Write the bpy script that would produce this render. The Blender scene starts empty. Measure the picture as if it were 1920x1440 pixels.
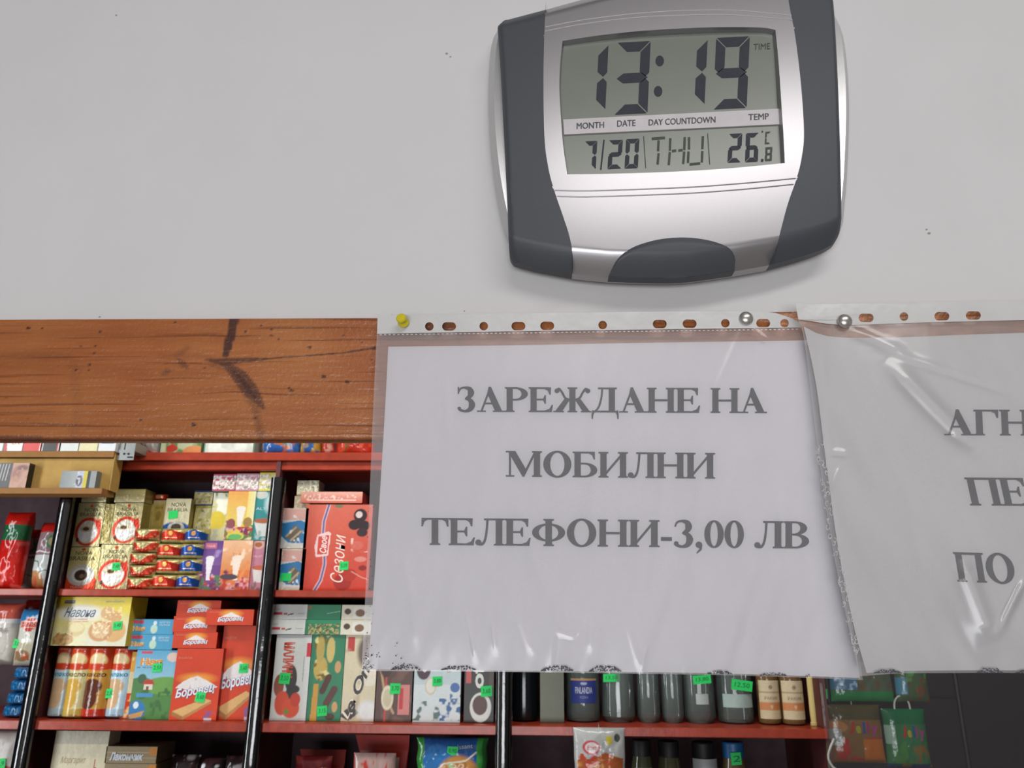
import bpy, math, random
import numpy as np
from mathutils import Vector, Matrix
random.seed(7)
rng = np.random.default_rng(7)
scene = bpy.context.scene
COL = scene.collection

# ------------------------------------------------------------------ camera
F_PX = 1442.0
PITCH, YAW, ROLL = math.radians(17.5), math.radians(1.8), 0.0075
CAM = Vector((0.0, -0.50, 1.60))
_f = Vector((-math.sin(YAW)*math.cos(PITCH), math.cos(YAW)*math.cos(PITCH), math.sin(PITCH)))
_r0 = Vector((math.cos(YAW), math.sin(YAW), 0))
_u0 = _r0.cross(_f)
R_ = _r0*math.cos(ROLL) + _u0*math.sin(ROLL)
U_ = _u0*math.cos(ROLL) - _r0*math.sin(ROLL)
cam_d = bpy.data.cameras.new('camera')
cam_d.sensor_fit = 'HORIZONTAL'; cam_d.sensor_width = 36; cam_d.lens = F_PX/1920*36
cam_d.clip_start = 0.02; cam_d.clip_end = 50
cam_d.dof.use_dof = True; cam_d.dof.focus_distance = 0.56; cam_d.dof.aperture_fstop = 26
cam = bpy.data.objects.new('camera', cam_d); COL.objects.link(cam)
m = Matrix((R_, U_, -_f)).transposed().to_4x4(); m.translation = CAM
cam.matrix_world = m
scene.camera = cam

# ------------------------------------------------------------------ world, exposure, lights
w = bpy.data.worlds.new('world'); scene.world = w; w.use_nodes = True
w.node_tree.nodes['Background'].inputs[0].default_value = (0.85, 0.92, 1.0, 1)
w.node_tree.nodes['Background'].inputs[1].default_value = 1.0
scene.view_settings.view_transform = 'Standard'; scene.view_settings.look = 'None'
scene.view_settings.exposure = 0.0; scene.view_settings.gamma = 1; scene.view_settings.use_curve_mapping = False

def area(name, loc, target, sx, sy, power, col):
    l = bpy.data.lights.new(name, 'AREA'); l.shape = 'RECTANGLE'; l.size = sx; l.size_y = sy
    l.energy = power; l.color = col
    o = bpy.data.objects.new(name, l); COL.objects.link(o); o.location = loc
    o.rotation_euler = (Vector(target)-Vector(loc)).to_track_quat('-Z', 'Y').to_euler()
    return o
area('window_daylight', (-0.35, -3.1, 0.85), (0.0, 0.0, 1.7), 2.0, 0.95, 50, (0.96, 0.97, 1.0))
area('customer_ceiling_tube', (0.45, -1.45, 2.74), (0.35, -1.2, 1.5), 1.3, 0.4, 14, (1.0, 0.97, 0.95))
area('shop_ceiling_tube', (-0.2, 0.55, 2.70), (-0.1, 1.3, 1.5), 1.6, 0.22, 16, (1.0, 0.95, 0.86))
area('shop_side_streak_light', (-1.75, 0.55, 1.7), (0.0, 1.3, 1.6), 0.22, 1.5, 13, (0.93, 0.97, 1.0))  # added strip light with no window behind it, streaks the black uprights

# ------------------------------------------------------------------ pixel helpers (authoring measure -> real place)
def ray(u, v):
    return _f*F_PX + R_*(u-960) + U_*(720-v)
def P(u, v, Y):
    d = ray(u, v); t = (Y-CAM.y)/d.y
    return CAM + d*t
def proj(x, y, z):
    dx, dy, dz = x-CAM.x, y-CAM.y, z-CAM.z
    a = dx*R_.x+dy*R_.y+dz*R_.z; b = dx*U_.x+dy*U_.y+dz*U_.z; c = dx*_f.x+dy*_f.y+dz*_f.z
    return 960+F_PX*a/c, 720-F_PX*b/c

# ------------------------------------------------------------------ materials
def lin(h):
    if not isinstance(h, str): return tuple(h)
    c = [int(h[i:i+2], 16)/255 for i in (0, 2, 4)]
    return tuple(x/12.92 if x <= .04045 else ((x+.055)/1.055)**2.4 for x in c)
class NT:
    def __init__(s, name):
        s.m = bpy.data.materials.new(name); s.m.use_nodes = True
        s.t = s.m.node_tree; s.t.nodes.clear()
        s.out = s.n('ShaderNodeOutputMaterial')
    def n(s, typ, **k):
        nd = s.t.nodes.new(typ)
        for a, b in k.items(): setattr(nd, a, b)
        return nd
    def l(s, a, b): s.t.links.new(a, b)
    def bsdf(s, col=None, rough=.5, metal=0., spec=.5, coat=0.):
        b = s.n('ShaderNodeBsdfPrincipled')
        if col is not None: b.inputs['Base Color'].default_value = (*lin(col), 1)
        b.inputs['Roughness'].default_value = rough; b.inputs['Metallic'].default_value = metal
        b.inputs['Specular IOR Level'].default_value = spec; b.inputs['Coat Weight'].default_value = coat
        return b
    def noise(s, scale, detail=4, vec=None, rough=.6):
        nd = s.n('ShaderNodeTexNoise'); nd.inputs['Scale'].default_value = scale
        nd.inputs['Detail'].default_value = detail; nd.inputs['Roughness'].default_value = rough
        if vec is not None: s.l(vec, nd.inputs['Vector'])
        return nd
    def bump(s, h, strength, dist=.001):
        b = s.n('ShaderNodeBump'); b.inputs['Strength'].default_value = strength; b.inputs['Distance'].default_value = dist
        s.l(h, b.inputs['Height']); return b
    def ramp(s, fac, stops):
        r = s.n('ShaderNodeValToRGB'); s.l(fac, r.inputs['Fac'])
        while len(r.color_ramp.elements) < len(stops): r.color_ramp.elements.new(.5)
        for e, (p, c) in zip(r.color_ramp.elements, stops): e.position = p; e.color = (*lin(c), 1)
        return r
def simple(name, col, rough=.5, metal=0., spec=.5, coat=0., nscale=90, nstr=.15, ndist=.0006, vary=.06):
    t = NT(name); b = t.bsdf(col, rough, metal, spec, coat)
    tc = t.n('ShaderNodeTexCoord'); nz = t.noise(nscale, 3, tc.outputs['Object'])
    c = lin(col)
    r = t.ramp(nz.outputs['Fac'], [(.3, tuple(x*(1-vary) for x in c)), (.7, tuple(min(1, x*(1+vary)) for x in c))])
    t.l(r.outputs['Color'], b.inputs['Base Color'])
    t.l(t.bump(nz.outputs['Fac'], nstr, ndist).outputs['Normal'], b.inputs['Normal'])
    t.l(b.outputs[0], t.out.inputs[0]); return t.m
def printed(name, rough, metal=0., spec=.5, coat=0., crinkle=0., cscale=120):
    t = NT(name); b = t.bsdf(None, rough, metal, spec, coat)
    a = t.n('ShaderNodeAttribute'); a.attribute_name = 'Col'
    t.l(a.outputs['Color'], b.inputs['Base Color'])
    tc = t.n('ShaderNodeTexCoord'); nz = t.noise(cscale, 3, tc.outputs['Object'])
    if crinkle: t.l(t.bump(nz.outputs['Fac'], crinkle, .003).outputs['Normal'], b.inputs['Normal'])
    t.l(b.outputs[0], t.out.inputs[0]); return t.m
MT = {}
MT['card'] = printed('printed_card', .38, crinkle=.05)
MT['foil'] = printed('printed_foil', .3, metal=.5, crinkle=.6, cscale=75)
MT['film'] = printed('printed_film', .16, crinkle=.45, cscale=45)
MT['matt'] = printed('printed_matt', .8)
MT['clearwrap'] = printed('cellophane_wrapped_card', .35, coat=1., crinkle=.4, cscale=60)
def plaster():
    t = NT('white_plaster'); b = t.bsdf('d0cecf', .85, spec=.25)
    tc = t.n('ShaderNodeTexCoord')
    n1 = t.noise(9, 5, tc.outputs['Object']); n2 = t.noise(160, 6, tc.outputs['Object'])
    r = t.ramp(n1.outputs['Fac'], [(.3, 'd3d2d2'), (.7, 'd7d6d6')]); t.l(r.outputs['Color'], b.inputs['Base Color'])
    b1 = t.bump(n2.outputs['Fac'], .25, .0008); b2 = t.bump(n1.outputs['Fac'], .3, .002)
    t.l(b1.outputs['Normal'], b2.inputs['Normal']); t.l(b2.outputs['Normal'], b.inputs['Normal'])
    t.l(b.outputs[0], t.out.inputs[0]); return t.m
MT['plaster'] = plaster()
MT['floor'] = simple('floor_tile', '8a8178', .5)
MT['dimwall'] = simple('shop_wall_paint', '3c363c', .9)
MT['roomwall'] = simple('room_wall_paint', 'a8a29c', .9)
MT['ceil'] = simple('ceiling_paint', '858280', .9)
MT['red'] = simple('red_shelf_paint', 'a03a26', .3, nscale=40, vary=.18, nstr=.3, ndist=.002)
MT['reddark'] = simple('dark_red_panel', '57292a', .6, nscale=20, vary=.2)
MT['back'] = simple('shelf_back_panel', '54434a', .75, nscale=25, vary=.2)
MT['black'] = simple('black_gloss_plastic', '0b0d10', .11, spec=1., nscale=25, nstr=.25, ndist=.003)
MT['black_trim'] = simple('black_matt_trim', '16171a', .55)
MT['cardboard'] = simple('tan_cardboard', 'ac8a48', .75, nscale=60, vary=.08)
MT['cardboard2'] = simple('brown_card_lip', '8f6532', .75, nscale=60, vary=.08)
MT['steel'] = simple('galvanised_steel', '9fa3a2', .38, metal=.7)
MT['silver'] = simple('silver_clock_plastic', 'adabae', .34, metal=.8, nscale=900, nstr=.03, ndist=.0001, vary=.02)
MT['silver2'] = simple('silver_clock_back', 'c2c2c2', .22, metal=.5, nscale=300, nstr=.02, vary=.02)
MT['grip'] = simple('charcoal_soft_plastic', '45494f', .5, nscale=1500, nstr=.25, ndist=.0002, vary=.08)
MT['lcd'] = simple('lcd_grey_green', '757a71', .25, nscale=40, nstr=0, vary=.02)
MT['lcdseg'] = simple('lcd_segment', '3a3d44', .5, spec=.15, nstr=0)
MT['lcdseg2'] = simple('lcd_segment_faint', '4a504a', .5, spec=.2, nstr=0)
MT['strip'] = simple('pale_label_strip', 'c4bfc2', .4, nstr=0)
MT['ink'] = simple('printed_grey_ink', '45464c', .5, nstr=0)
MT['paper'] = simple('white_office_paper', 'd9d6da', .9, spec=.1, nscale=14, nstr=.2, ndist=.002, vary=.02)
MT['paper2'] = simple('dimmed_office_paper', 'c6c4c4', .9, spec=.1, nscale=14, nstr=.2, ndist=.002, vary=.02)  # same paper, the right sheet's dimmer light put into its colour
MT['toner'] = simple('grey_black_toner', '34373f', .7, nstr=0, nscale=60, vary=.25)
MT['holestrip'] = simple('white_punched_strip', 'cdcdcc', .3, nscale=40, nstr=.4, ndist=.002, vary=.03)
MT['dirt'] = simple('dark_grime', '4a4a52', .8)
MT['yellow_plastic'] = simple('yellow_pin_plastic', 'cfc12c', .25)
MT['pinsteel'] = simple('domed_tack_steel', 'c5c2be', .3, metal=.8, nstr=.02)
MT['green_tag'] = simple('fluorescent_green_tag', '1fd163', .6, nstr=0)
MT['tag_ink'] = simple('tag_pen_ink', '0c6a44', .6, nstr=0)
MT['white_plastic'] = simple('white_plastic', 'c9cac6', .4)
MT['cap_blue'] = simple('blue_cap', '1d5f96', .4)
MT['amber_label'] = printed('bottle_label', .55)
def filmmat(name, milk, rough, bump, bscale, dcol=(.80, .78, .80)):
    t = NT(name)
    tr = t.n('ShaderNodeBsdfTransparent'); df = t.n('ShaderNodeBsdfDiffuse'); df.inputs['Color'].default_value = (*dcol, 1)
    gl = t.n('ShaderNodeBsdfGlossy'); gl.inputs['Roughness'].default_value = rough
    tc = t.n('ShaderNodeTexCoord')
    mp = t.n('ShaderNodeMapping'); mp.inputs['Scale'].default_value = (1, 1, .3); t.l(tc.outputs['Object'], mp.inputs['Vector'])
    nz = t.noise(bscale, 3, mp.outputs['Vector'], .45)
    bp = t.bump(nz.outputs['Fac'], bump, .004)
    t.l(bp.outputs['Normal'], gl.inputs['Normal'])
    m1 = t.n('ShaderNodeMixShader'); m1.inputs[0].default_value = milk
    t.l(tr.outputs[0], m1.inputs[1]); t.l(df.outputs[0], m1.inputs[2])
    fr = t.n('ShaderNodeFresnel'); fr.inputs['IOR'].default_value = 1.5; t.l(bp.outputs['Normal'], fr.inputs['Normal'])
    m2 = t.n('ShaderNodeMixShader'); t.l(fr.outputs[0], m2.inputs[0])
    t.l(m1.outputs[0], m2.inputs[1]); t.l(gl.outputs[0], m2.inputs[2])
    t.l(m2.outputs[0], t.out.inputs[0]); return t.m
MT['sleeve'] = filmmat('clear_sleeve_film', .17, .16, .35, 22)
MT['sleeve_back'] = filmmat('clear_sleeve_back_film', .12, .25, .2, 22)
MT['pane'] = filmmat('window_glass', .015, .02, .0, 5)
def glassy(name, col, ior=1.36):
    t = NT(name); b = t.bsdf(col, .03); b.inputs['Transmission Weight'].default_value = 1.; b.inputs['IOR'].default_value = ior
    t.l(b.outputs[0], t.out.inputs[0]); return t.m
MT['glass_clear'] = filmmat('clear_bottle_glass', .17, .05, .25, 40, (.42, .55, .52))
MT['glass_amber'] = filmmat('amber_drink_glass', .45, .05, .1, 40, (.34, .2, .08))
MT['glass_dark'] = simple('dark_bottle_glass', '10161a', .12)
def wood():
    t = NT('varnished_pine'); b = t.bsdf('a06030', .36, coat=.25); b.inputs['Coat Roughness'].default_value = .25
    at = t.n('ShaderNodeAttribute'); at.attribute_name = 'uvw'
    sep = t.n('ShaderNodeSeparateXYZ'); t.l(at.outputs['Vector'], sep.inputs[0])
    mp = t.n('ShaderNodeMapping'); mp.inputs['Scale'].default_value = (3.2, 1, 75); t.l(at.outputs['Vector'], mp.inputs['Vector'])
    n1 = t.noise(1.0, 6, mp.outputs['Vector'], .62)
    r1 = t.ramp(n1.outputs['Fac'], [(.12, '96582f'), (.40, 'a86a3a'), (.58, 'b67543'), (.80, 'bf8049')])
    mp2 = t.n('ShaderNodeMapping'); mp2.inputs['Scale'].default_value = (7, 1, 330); t.l(at.outputs['Vector'], mp2.inputs['Vector'])
    n2 = t.noise(1.0, 3, mp2.outputs['Vector'], .5)
    r2 = t.ramp(n2.outputs['Fac'], [(.34, '6a3c20'), (.42, 'ffffff')])
    mix = t.n('ShaderNodeMix', data_type='RGBA', blend_type='MULTIPLY'); mix.inputs[0].default_value = .5
    t.l(r1.outputs['Color'], mix.inputs[6]); t.l(r2.outputs['Color'], mix.inputs[7])
    # large tone drift: warmer and redder patches
    n3 = t.noise(7, 3, at.outputs['Vector']); r3 = t.ramp(n3.outputs['Fac'], [(.35, 'cf9880'), (.65, 'ffffff')])
    mx = t.n('ShaderNodeMix', data_type='RGBA', blend_type='MULTIPLY'); mx.inputs[0].default_value = .55
    t.l(mix.outputs[2], mx.inputs[6]); t.l(r3.outputs['Color'], mx.inputs[7])
    kn = t.n('ShaderNodeAttribute'); kn.attribute_name = 'knot'
    m3 = t.n('ShaderNodeMix', data_type='RGBA'); t.l(kn.outputs['Fac'], m3.inputs[0]); t.l(mx.outputs[2], m3.inputs[6])
    m3.inputs[7].default_value = (*lin('3c2322'), 1)
    t.l(m3.outputs[2], b.inputs['Base Color'])
    n4 = t.noise(330, 3, at.outputs['Vector'])
    b1 = t.bump(n2.outputs['Fac'], .3, .0008); b2 = t.bump(n4.outputs['Fac'], .5, .0011)
    t.l(b1.outputs['Normal'], b2.inputs['Normal']); t.l(b2.outputs['Normal'], b.inputs['Normal']); t.l(b2.outputs['Normal'], b.inputs['Coat Normal'])
    t.l(b.outputs[0], t.out.inputs[0]); return t.m
MT['wood'] = wood()

# ------------------------------------------------------------------ mesh helpers
class G:
    def __init__(s): s.v = []; s.f = []; s.mi = []; s.c = []; s.mats = []
    def mid(s, m):
        if m not in s.mats: s.mats.append(m)
        return s.mats.index(m)
    def add(s, vs, fs, m='card', col=None):
        o = len(s.v); s.v += [tuple(p) for p in vs]; k = s.mid(m)
        s.f += [tuple(i+o for i in f) for f in fs]; s.mi += [k]*len(fs)
        if col is None: s.c += [(.5, .5, .5)]*len(vs)
        elif len(col) == len(vs) and len(vs) and not isinstance(col[0], (float, int)) and not isinstance(col, str): s.c += [tuple(q) for q in col]
        else: s.c += [lin(col)]*len(vs)
    def box(s, a, b, m='card', col=None, bev=0.):
        x0, y0, z0 = a; x1, y1, z1 = b
        if bev <= 0:
            vs = [(x, y, z) for x in (x0, x1) for y in (y0, y1) for z in (z0, z1)]
            s.add(vs, [(0,1,3,2),(4,6,7,5),(0,4,5,1),(2,3,7,6),(0,2,6,4),(1,5,7,3)], m, col); return
        e = bev  # chamfered box
        vs = []; idx = {}
        for X, sx in ((x0, 1), (x1, -1)):
            for Y, sy in ((y0, 1), (y1, -1)):
                for Z, sz in ((z0, 1), (z1, -1)):
                    k = (sx, sy, sz)
                    idx[k] = len(vs)
                    vs += [(X, Y+sy*e, Z+sz*e), (X+sx*e, Y, Z+sz*e), (X+sx*e, Y+sy*e, Z)]
        fs = []
        S = (1, -1)
        fs += [tuple(idx[(sx, a_, b_)] for a_, b_ in ((1,1),(1,-1),(-1,-1),(-1,1))) for sx in S]
        fs += [tuple(idx[(a_, sy, b_)]+1 for a_, b_ in ((1,1),(1,-1),(-1,-1),(-1,1))) for sy in S]
        fs += [tuple(idx[(a_, b_, sz)]+2 for a_, b_ in ((1,1),(1,-1),(-1,-1),(-1,1))) for sz in S]
        for a_ in S:
            for b_ in S:
                p, q = idx[(a_, b_, 1)], idx[(a_, b_, -1)]; fs.append((p, p+1, q+1, q))
                p, q = idx[(a_, 1, b_)], idx[(a_, -1, b_)]; fs.append((p, p+2, q+2, q))
                p, q = idx[(1, a_, b_)], idx[(-1, a_, b_)]; fs.append((p+1, p+2, q+2, q+1))
        fs += [(i, i+1, i+2) for i in idx.values()]
        s.add(vs, fs, m, col)
    def grid(s, pts, m, cols=None, flip=False):   # pts: array (nr,nc,3)
        nr, nc = pts.shape[:2]; o = []
        for r in range(nr-1):
            for c in range(nc-1):
                a = r*nc+c; q = (a, a+1, a+nc+1, a+nc)
                o.append(q[::-1] if flip else q)
        s.add(pts.reshape(-1, 3).tolist(), o, m, cols.reshape(-1, 3).tolist() if cols is not None else None)
    def lathe(s, prof, cx, cy, z0, m, col=None, n=28, axis=None):
        vs = []; fs = []
        if axis is None: ax = Vector((0, 0, 1))
        else: ax = Vector(axis).normalized()
        q = Vector((0, 0, 1)).rotation_difference(ax)
        o = Vector((cx, cy, z0))
        for r, z in prof:
            for k in range(n):
                a = 2*math.pi*k/n
                vs.append(tuple(o + q @ Vector((r*math.cos(a), r*math.sin(a), z))))
        for i in range(len(prof)-1):
            for k in range(n):
                k2 = (k+1) % n
                fs.append((i*n+k, i*n+k2, (i+1)*n+k2, (i+1)*n+k))
        s.add(vs, fs, m, col)
    def tube(s, path, r, m, col=None, n=8):
        path = [Vector(p) for p in path]; vs = []; fs = []
        for i, p in enumerate(path):
            d = (path[min(i+1, len(path)-1)]-path[max(i-1, 0)]).normalized()
            a = d.orthogonal().normalized(); b = d.cross(a)
            if i and (a-pa).length > 1: a = (pa-d*pa.dot(d)).normalized(); b = d.cross(a)
            if i: a = (pa-d*pa.dot(d)).normalized(); b = d.cross(a)
            pa = a
            for k in range(n):
                t = 2*math.pi*k/n; vs.append(tuple(p+a*r*math.cos(t)+b*r*math.sin(t)))
        for i in range(len(path)-1):
            for k in range(n):
                k2 = (k+1) % n; fs.append((i*n+k, i*n+k2, (i+1)*n+k2, (i+1)*n+k))
        fs.append(tuple(range(n))[::-1]); fs.append(tuple(range(len(vs)-n, len(vs))))
        s.add(vs, fs, m, col)
    def build(s, name, parent=None, loc=(0, 0, 0), smooth=True, label=None, cat=None, group=None, kind=None, origin=None):
        me = bpy.data.meshes.new(name)
        off = Vector(origin) if origin is not None else Vector((0, 0, 0))
        v = np.array(s.v, dtype=np.float64) - np.array(off)
        me.from_pydata(v.tolist(), [], s.f)
        for k in s.mats: me.materials.append(MT[k])
        me.polygons.foreach_set('material_index', s.mi)
        ca = me.color_attributes.new('Col', 'FLOAT_COLOR', 'POINT')
        ca.data.foreach_set('color', np.hstack([np.array(s.c, dtype=np.float32).reshape(-1, 3), np.ones((len(s.v), 1), dtype=np.float32)]).ravel())
        if smooth:
            me.polygons.foreach_set('use_smooth', [True]*len(s.f))
            try: me.set_sharp_from_angle(angle=math.radians(32))
            except Exception: pass
        me.update()
        o = bpy.data.objects.new(name, me); COL.objects.link(o)
        o.location = Vector(loc)+off
        if parent is not None:
            o.parent = parent
            wl = Vector(parent.location); pp = parent.parent
            while pp is not None: wl += pp.location; pp = pp.parent
            o.location = Vector(loc)+off-wl
        tag(o, label, cat, group, kind); return o
def tag(o, label=None, cat=None, group=None, kind=None):
    if label: o['label'] = label
    if cat: o['category'] = cat
    if group: o['group'] = group
    if kind: o['kind'] = kind
    return o
def empty(name, loc, label, cat, group=None):
    o = bpy.data.objects.new(name, None); COL.objects.link(o); o.location = loc; o.empty_display_size = .02
    return tag(o, label, cat, group)

# text -> 2D triangles, cached, normalised to its box
_tc = {}
def text2d(body, shear=0., bold=0., space=1.):
    k = (body, shear, bold, space)
    if k in _tc: return _tc[k]
    cu = bpy.data.curves.new('t', 'FONT'); cu.body = body; cu.shear = shear; cu.offset = bold; cu.size = 1; cu.space_character = space
    cu.resolution_u = 3; cu.fill_mode = 'FRONT'
    ob = bpy.data.objects.new('t', cu); COL.objects.link(ob)
    dg = bpy.context.evaluated_depsgraph_get(); me = bpy.data.meshes.new_from_object(ob.evaluated_get(dg))
    v = np.array([tuple(x.co)[:2] for x in me.vertices]); f = [tuple(p.vertices) for p in me.polygons]
    bpy.data.objects.remove(ob); bpy.data.curves.remove(cu); bpy.data.meshes.remove(me)
    lo = v.min(0); hi = v.max(0); v = (v-(lo+hi)/2)
    _tc[k] = (v, f, (hi-lo)); return _tc[k]

# value noise in numpy
def vnoise(x, y, s=1):
    xi = np.floor(x).astype(np.int64); yi = np.floor(y).astype(np.int64); fx = x-xi; fy = y-yi
    fx = fx*fx*(3-2*fx); fy = fy*fy*(3-2*fy)
    def h(a, b):
        n = (a*374761393+b*668265263+s*974634777) & 0x7fffffff
        n = ((n ^ (n >> 13))*1274126177) & 0x7fffffff
        return (n % 10007)/10007.
    return (h(xi, yi)*(1-fx)+h(xi+1, yi)*fx)*(1-fy)+(h(xi, yi+1)*(1-fx)+h(xi+1, yi+1)*fx)*fy

# ------------------------------------------------------------------ printed artwork painter (x to the right, y up, both 0..1)
class Art:
    def __init__(s, base, side=None): s.base = base; s.side = side or base; s.ops = []; s.tx = []; s.W = s.H = 1
    def r(s, x0, y0, x1, y1, c): s.ops.append(('r', x0, y0, x1, y1, c)); return s
    def e(s, cx, cy, rx, ry, c, soft=.12): s.ops.append(('e', cx, cy, rx, ry, c, soft)); return s
    def p(s, pts, c): s.ops.append(('p', pts, c)); return s
    def g(s, y0, y1, c0, c1, ax=1): s.ops.append(('g', y0, y1, c0, c1, ax)); return s      # gradient of printed inks or painted-in glare between y0,y1
    def n(s, sc, c, th=.6, x0=0, y0=0, x1=1, y1=1, seed=3): s.ops.append(('n', sc, c, th, x0, y0, x1, y1, seed)); return s
    def l(s, pts, w, c): s.ops.append(('l', pts, w, c)); return s
    def t(s, body, x, y, w, c, h=None, rot=0, shear=0., bold=0., out=None, ow=.05, space=1.):
        if out: s.tx.append((body, x, y, w, out, h, rot, shear, bold+ow, 0, space))
        s.tx.append((body, x, y, w, c, h, rot, shear, bold, 1 if out else 0, space)); return s
    def paint(s, X, Y):
        C = np.empty(X.shape+(3,)); C[:] = lin(s.base); asp = s.W/s.H
        px = 1.0/max(s.H*1000/1.2, 1)
        def put(mask, c):
            mask = np.clip(mask, 0, 1)[..., None]; C[:] = C*(1-mask)+np.array(lin(c))*mask
        for o in s.ops:
            if o[0] == 'r':
                _, x0, y0, x1, y1, c = o
                put(((X >= x0) & (X <= x1) & (Y >= y0) & (Y <= y1)).astype(float), c)
            elif o[0] == 'e':
                _, cx, cy, rx, ry, c, so = o
                d = np.sqrt(((X-cx)/rx)**2+((Y-cy)/ry)**2); put((1-d)/so+.5, c)
            elif o[0] == 'g':
                _, a, b, c0, c1, ax = o
                q = (Y if ax else X); m_ = (q >= min(a, b)) & (q <= max(a, b)); k = np.clip((q-a)/(b-a), 0, 1)[..., None]
                col = np.array(lin(c0))*(1-k)+np.array(lin(c1))*k; C[m_] = col[m_]
            elif o[0] == 'n':
                _, sc, c, th, x0, y0, x1, y1, sd = o
                nz = vnoise(X*asp*sc+sd*7, Y*sc+sd*3, sd)*.65+vnoise(X*asp*sc*2.3, Y*sc*2.3, sd+1)*.35
                m_ = ((X >= x0) & (X <= x1) & (Y >= y0) & (Y <= y1))
                put(np.clip((nz-th)*9, 0, 1)*m_, c)
            elif o[0] == 'p':
                pts = o[1]; ins = np.zeros(X.shape, bool); j = len(pts)-1
                for i in range(len(pts)):
                    xi, yi = pts[i]; xj, yj = pts[j]
                    cond = ((yi > Y) != (yj > Y)) & (X < (xj-xi)*(Y-yi)/((yj-yi) or 1e-9)+xi)
                    ins ^= cond; j = i
                put(ins.astype(float), o[2])
            elif o[0] == 'l':
                pts, w_ = o[1], o[2]; D = np.full(X.shape, 9.)
                for (xa, ya), (xb, yb) in zip(pts, pts[1:]):
                    ax, ay, bx, by = xa*asp, ya, xb*asp, yb
                    dx, dy = bx-ax, by-ay; L = dx*dx+dy*dy or 1e-9
                    k = np.clip(((X*asp-ax)*dx+(Y-ay)*dy)/L, 0, 1)
                    D = np.minimum(D, np.hypot(X*asp-ax-k*dx, Y-ay-k*dy))
                put((w_/2-D)/(px*1.0)+.5, o[3])
        sd = int(abs(s.W*9173+s.H*3371)) % 97; k = 1+.09*(vnoise(X*s.W*420, Y*s.H*420, sd)-.5)+.07*(vnoise(X*s.W*70, Y*s.H*70, sd+3)-.5)
        return np.clip(C*k[..., None], 0, 1)

def package(name, W, H, D, art, prof='box', mat='card', cell=.0014, bulge=None, crimp=.006, seed=1):
    """a pack standing on z=0, front at y=0 facing -y, centred on x"""
    g = G(); nx = max(6, min(120, int(W/cell))); nz = max(6, min(160, int(H/cell)))
    art.W, art.H = W, H
    X, Y = np.meshgrid(np.linspace(0, 1, nx), np.linspace(0, 1, nz)); cols = art.paint(X, Y)
    def fy(x, y):   # front depth at 0..1 (negative towards the viewer)
        if prof == 'box': return 0*x
        if prof == 'cyl':
            s_ = np.sqrt(np.clip(1-(2*x-1)**2, 0, 1)); e_ = np.clip(np.minimum(y, 1-y)/.035, 0, 1)**.5
            return -D/2*s_*e_+D/2
        b = D/2 if bulge is None else bulge
        ex = np.clip(1-np.abs(2*x-1)**3.2, 0, 1)**.6; ez = np.clip(1-np.abs(2*y-1)**6, 0, 1)**.6
        wr = (vnoise(x*W*55, y*H*38, seed)-.5)*.5+(vnoise(x*W*140, y*H*90, seed+5)-.5)*.2
        k = ex*ez
        return D/2-b*k*(1+.35*wr)
    fr = fy(X, Y)
    wob = 0 if prof in ('box', 'cyl') else (vnoise(Y*H*40, Y*0, seed)-.5)*.05
    xs = (X-.5)*W*(1-(.0 if prof != 'bag' else .04)*(1-np.abs(2*Y-1)**4)+wob)
    pts = np.stack([xs, fr, Y*H], -1)
    g.grid(pts, mat, cols)
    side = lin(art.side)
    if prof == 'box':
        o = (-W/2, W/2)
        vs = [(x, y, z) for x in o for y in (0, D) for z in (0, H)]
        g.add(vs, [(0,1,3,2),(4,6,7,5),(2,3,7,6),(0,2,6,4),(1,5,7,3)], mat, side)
    else:
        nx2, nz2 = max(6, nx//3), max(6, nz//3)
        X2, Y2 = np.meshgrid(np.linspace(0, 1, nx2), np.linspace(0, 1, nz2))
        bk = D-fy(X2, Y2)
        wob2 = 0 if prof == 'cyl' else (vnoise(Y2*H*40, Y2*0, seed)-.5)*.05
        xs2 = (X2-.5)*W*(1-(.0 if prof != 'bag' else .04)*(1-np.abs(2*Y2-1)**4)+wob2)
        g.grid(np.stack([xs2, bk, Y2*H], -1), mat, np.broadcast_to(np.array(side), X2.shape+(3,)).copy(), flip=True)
    for (body, x, y, w_, c, h_, rot, sh, bo, layer, sp) in art.tx:
        v, f, sz = text2d(body, sh, bo, sp)
        tw = w_*(W if abs(rot) not in (90,) else H); s_ = tw/sz[0]; sy = s_ if h_ is None else h_*(H if abs(rot) != 90 else W)/sz[1]
        ca, sa = math.cos(math.radians(rot)), math.sin(math.radians(rot))
        q = v*np.array([s_, sy]); qx = q[:, 0]*ca-q[:, 1]*sa; qz = q[:, 0]*sa+q[:, 1]*ca
        nx_ = np.clip(x+qx/W, .01, .99); nz_ = np.clip(y+qz/H, .01, .99)
        yy = fy(nx_, nz_)-.0004-.00035*layer
        g.add(np.stack([(nx_-.5)*W, yy, nz_*H], -1).tolist(), f, mat, c)
    g.fy = fy
    return g

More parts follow.
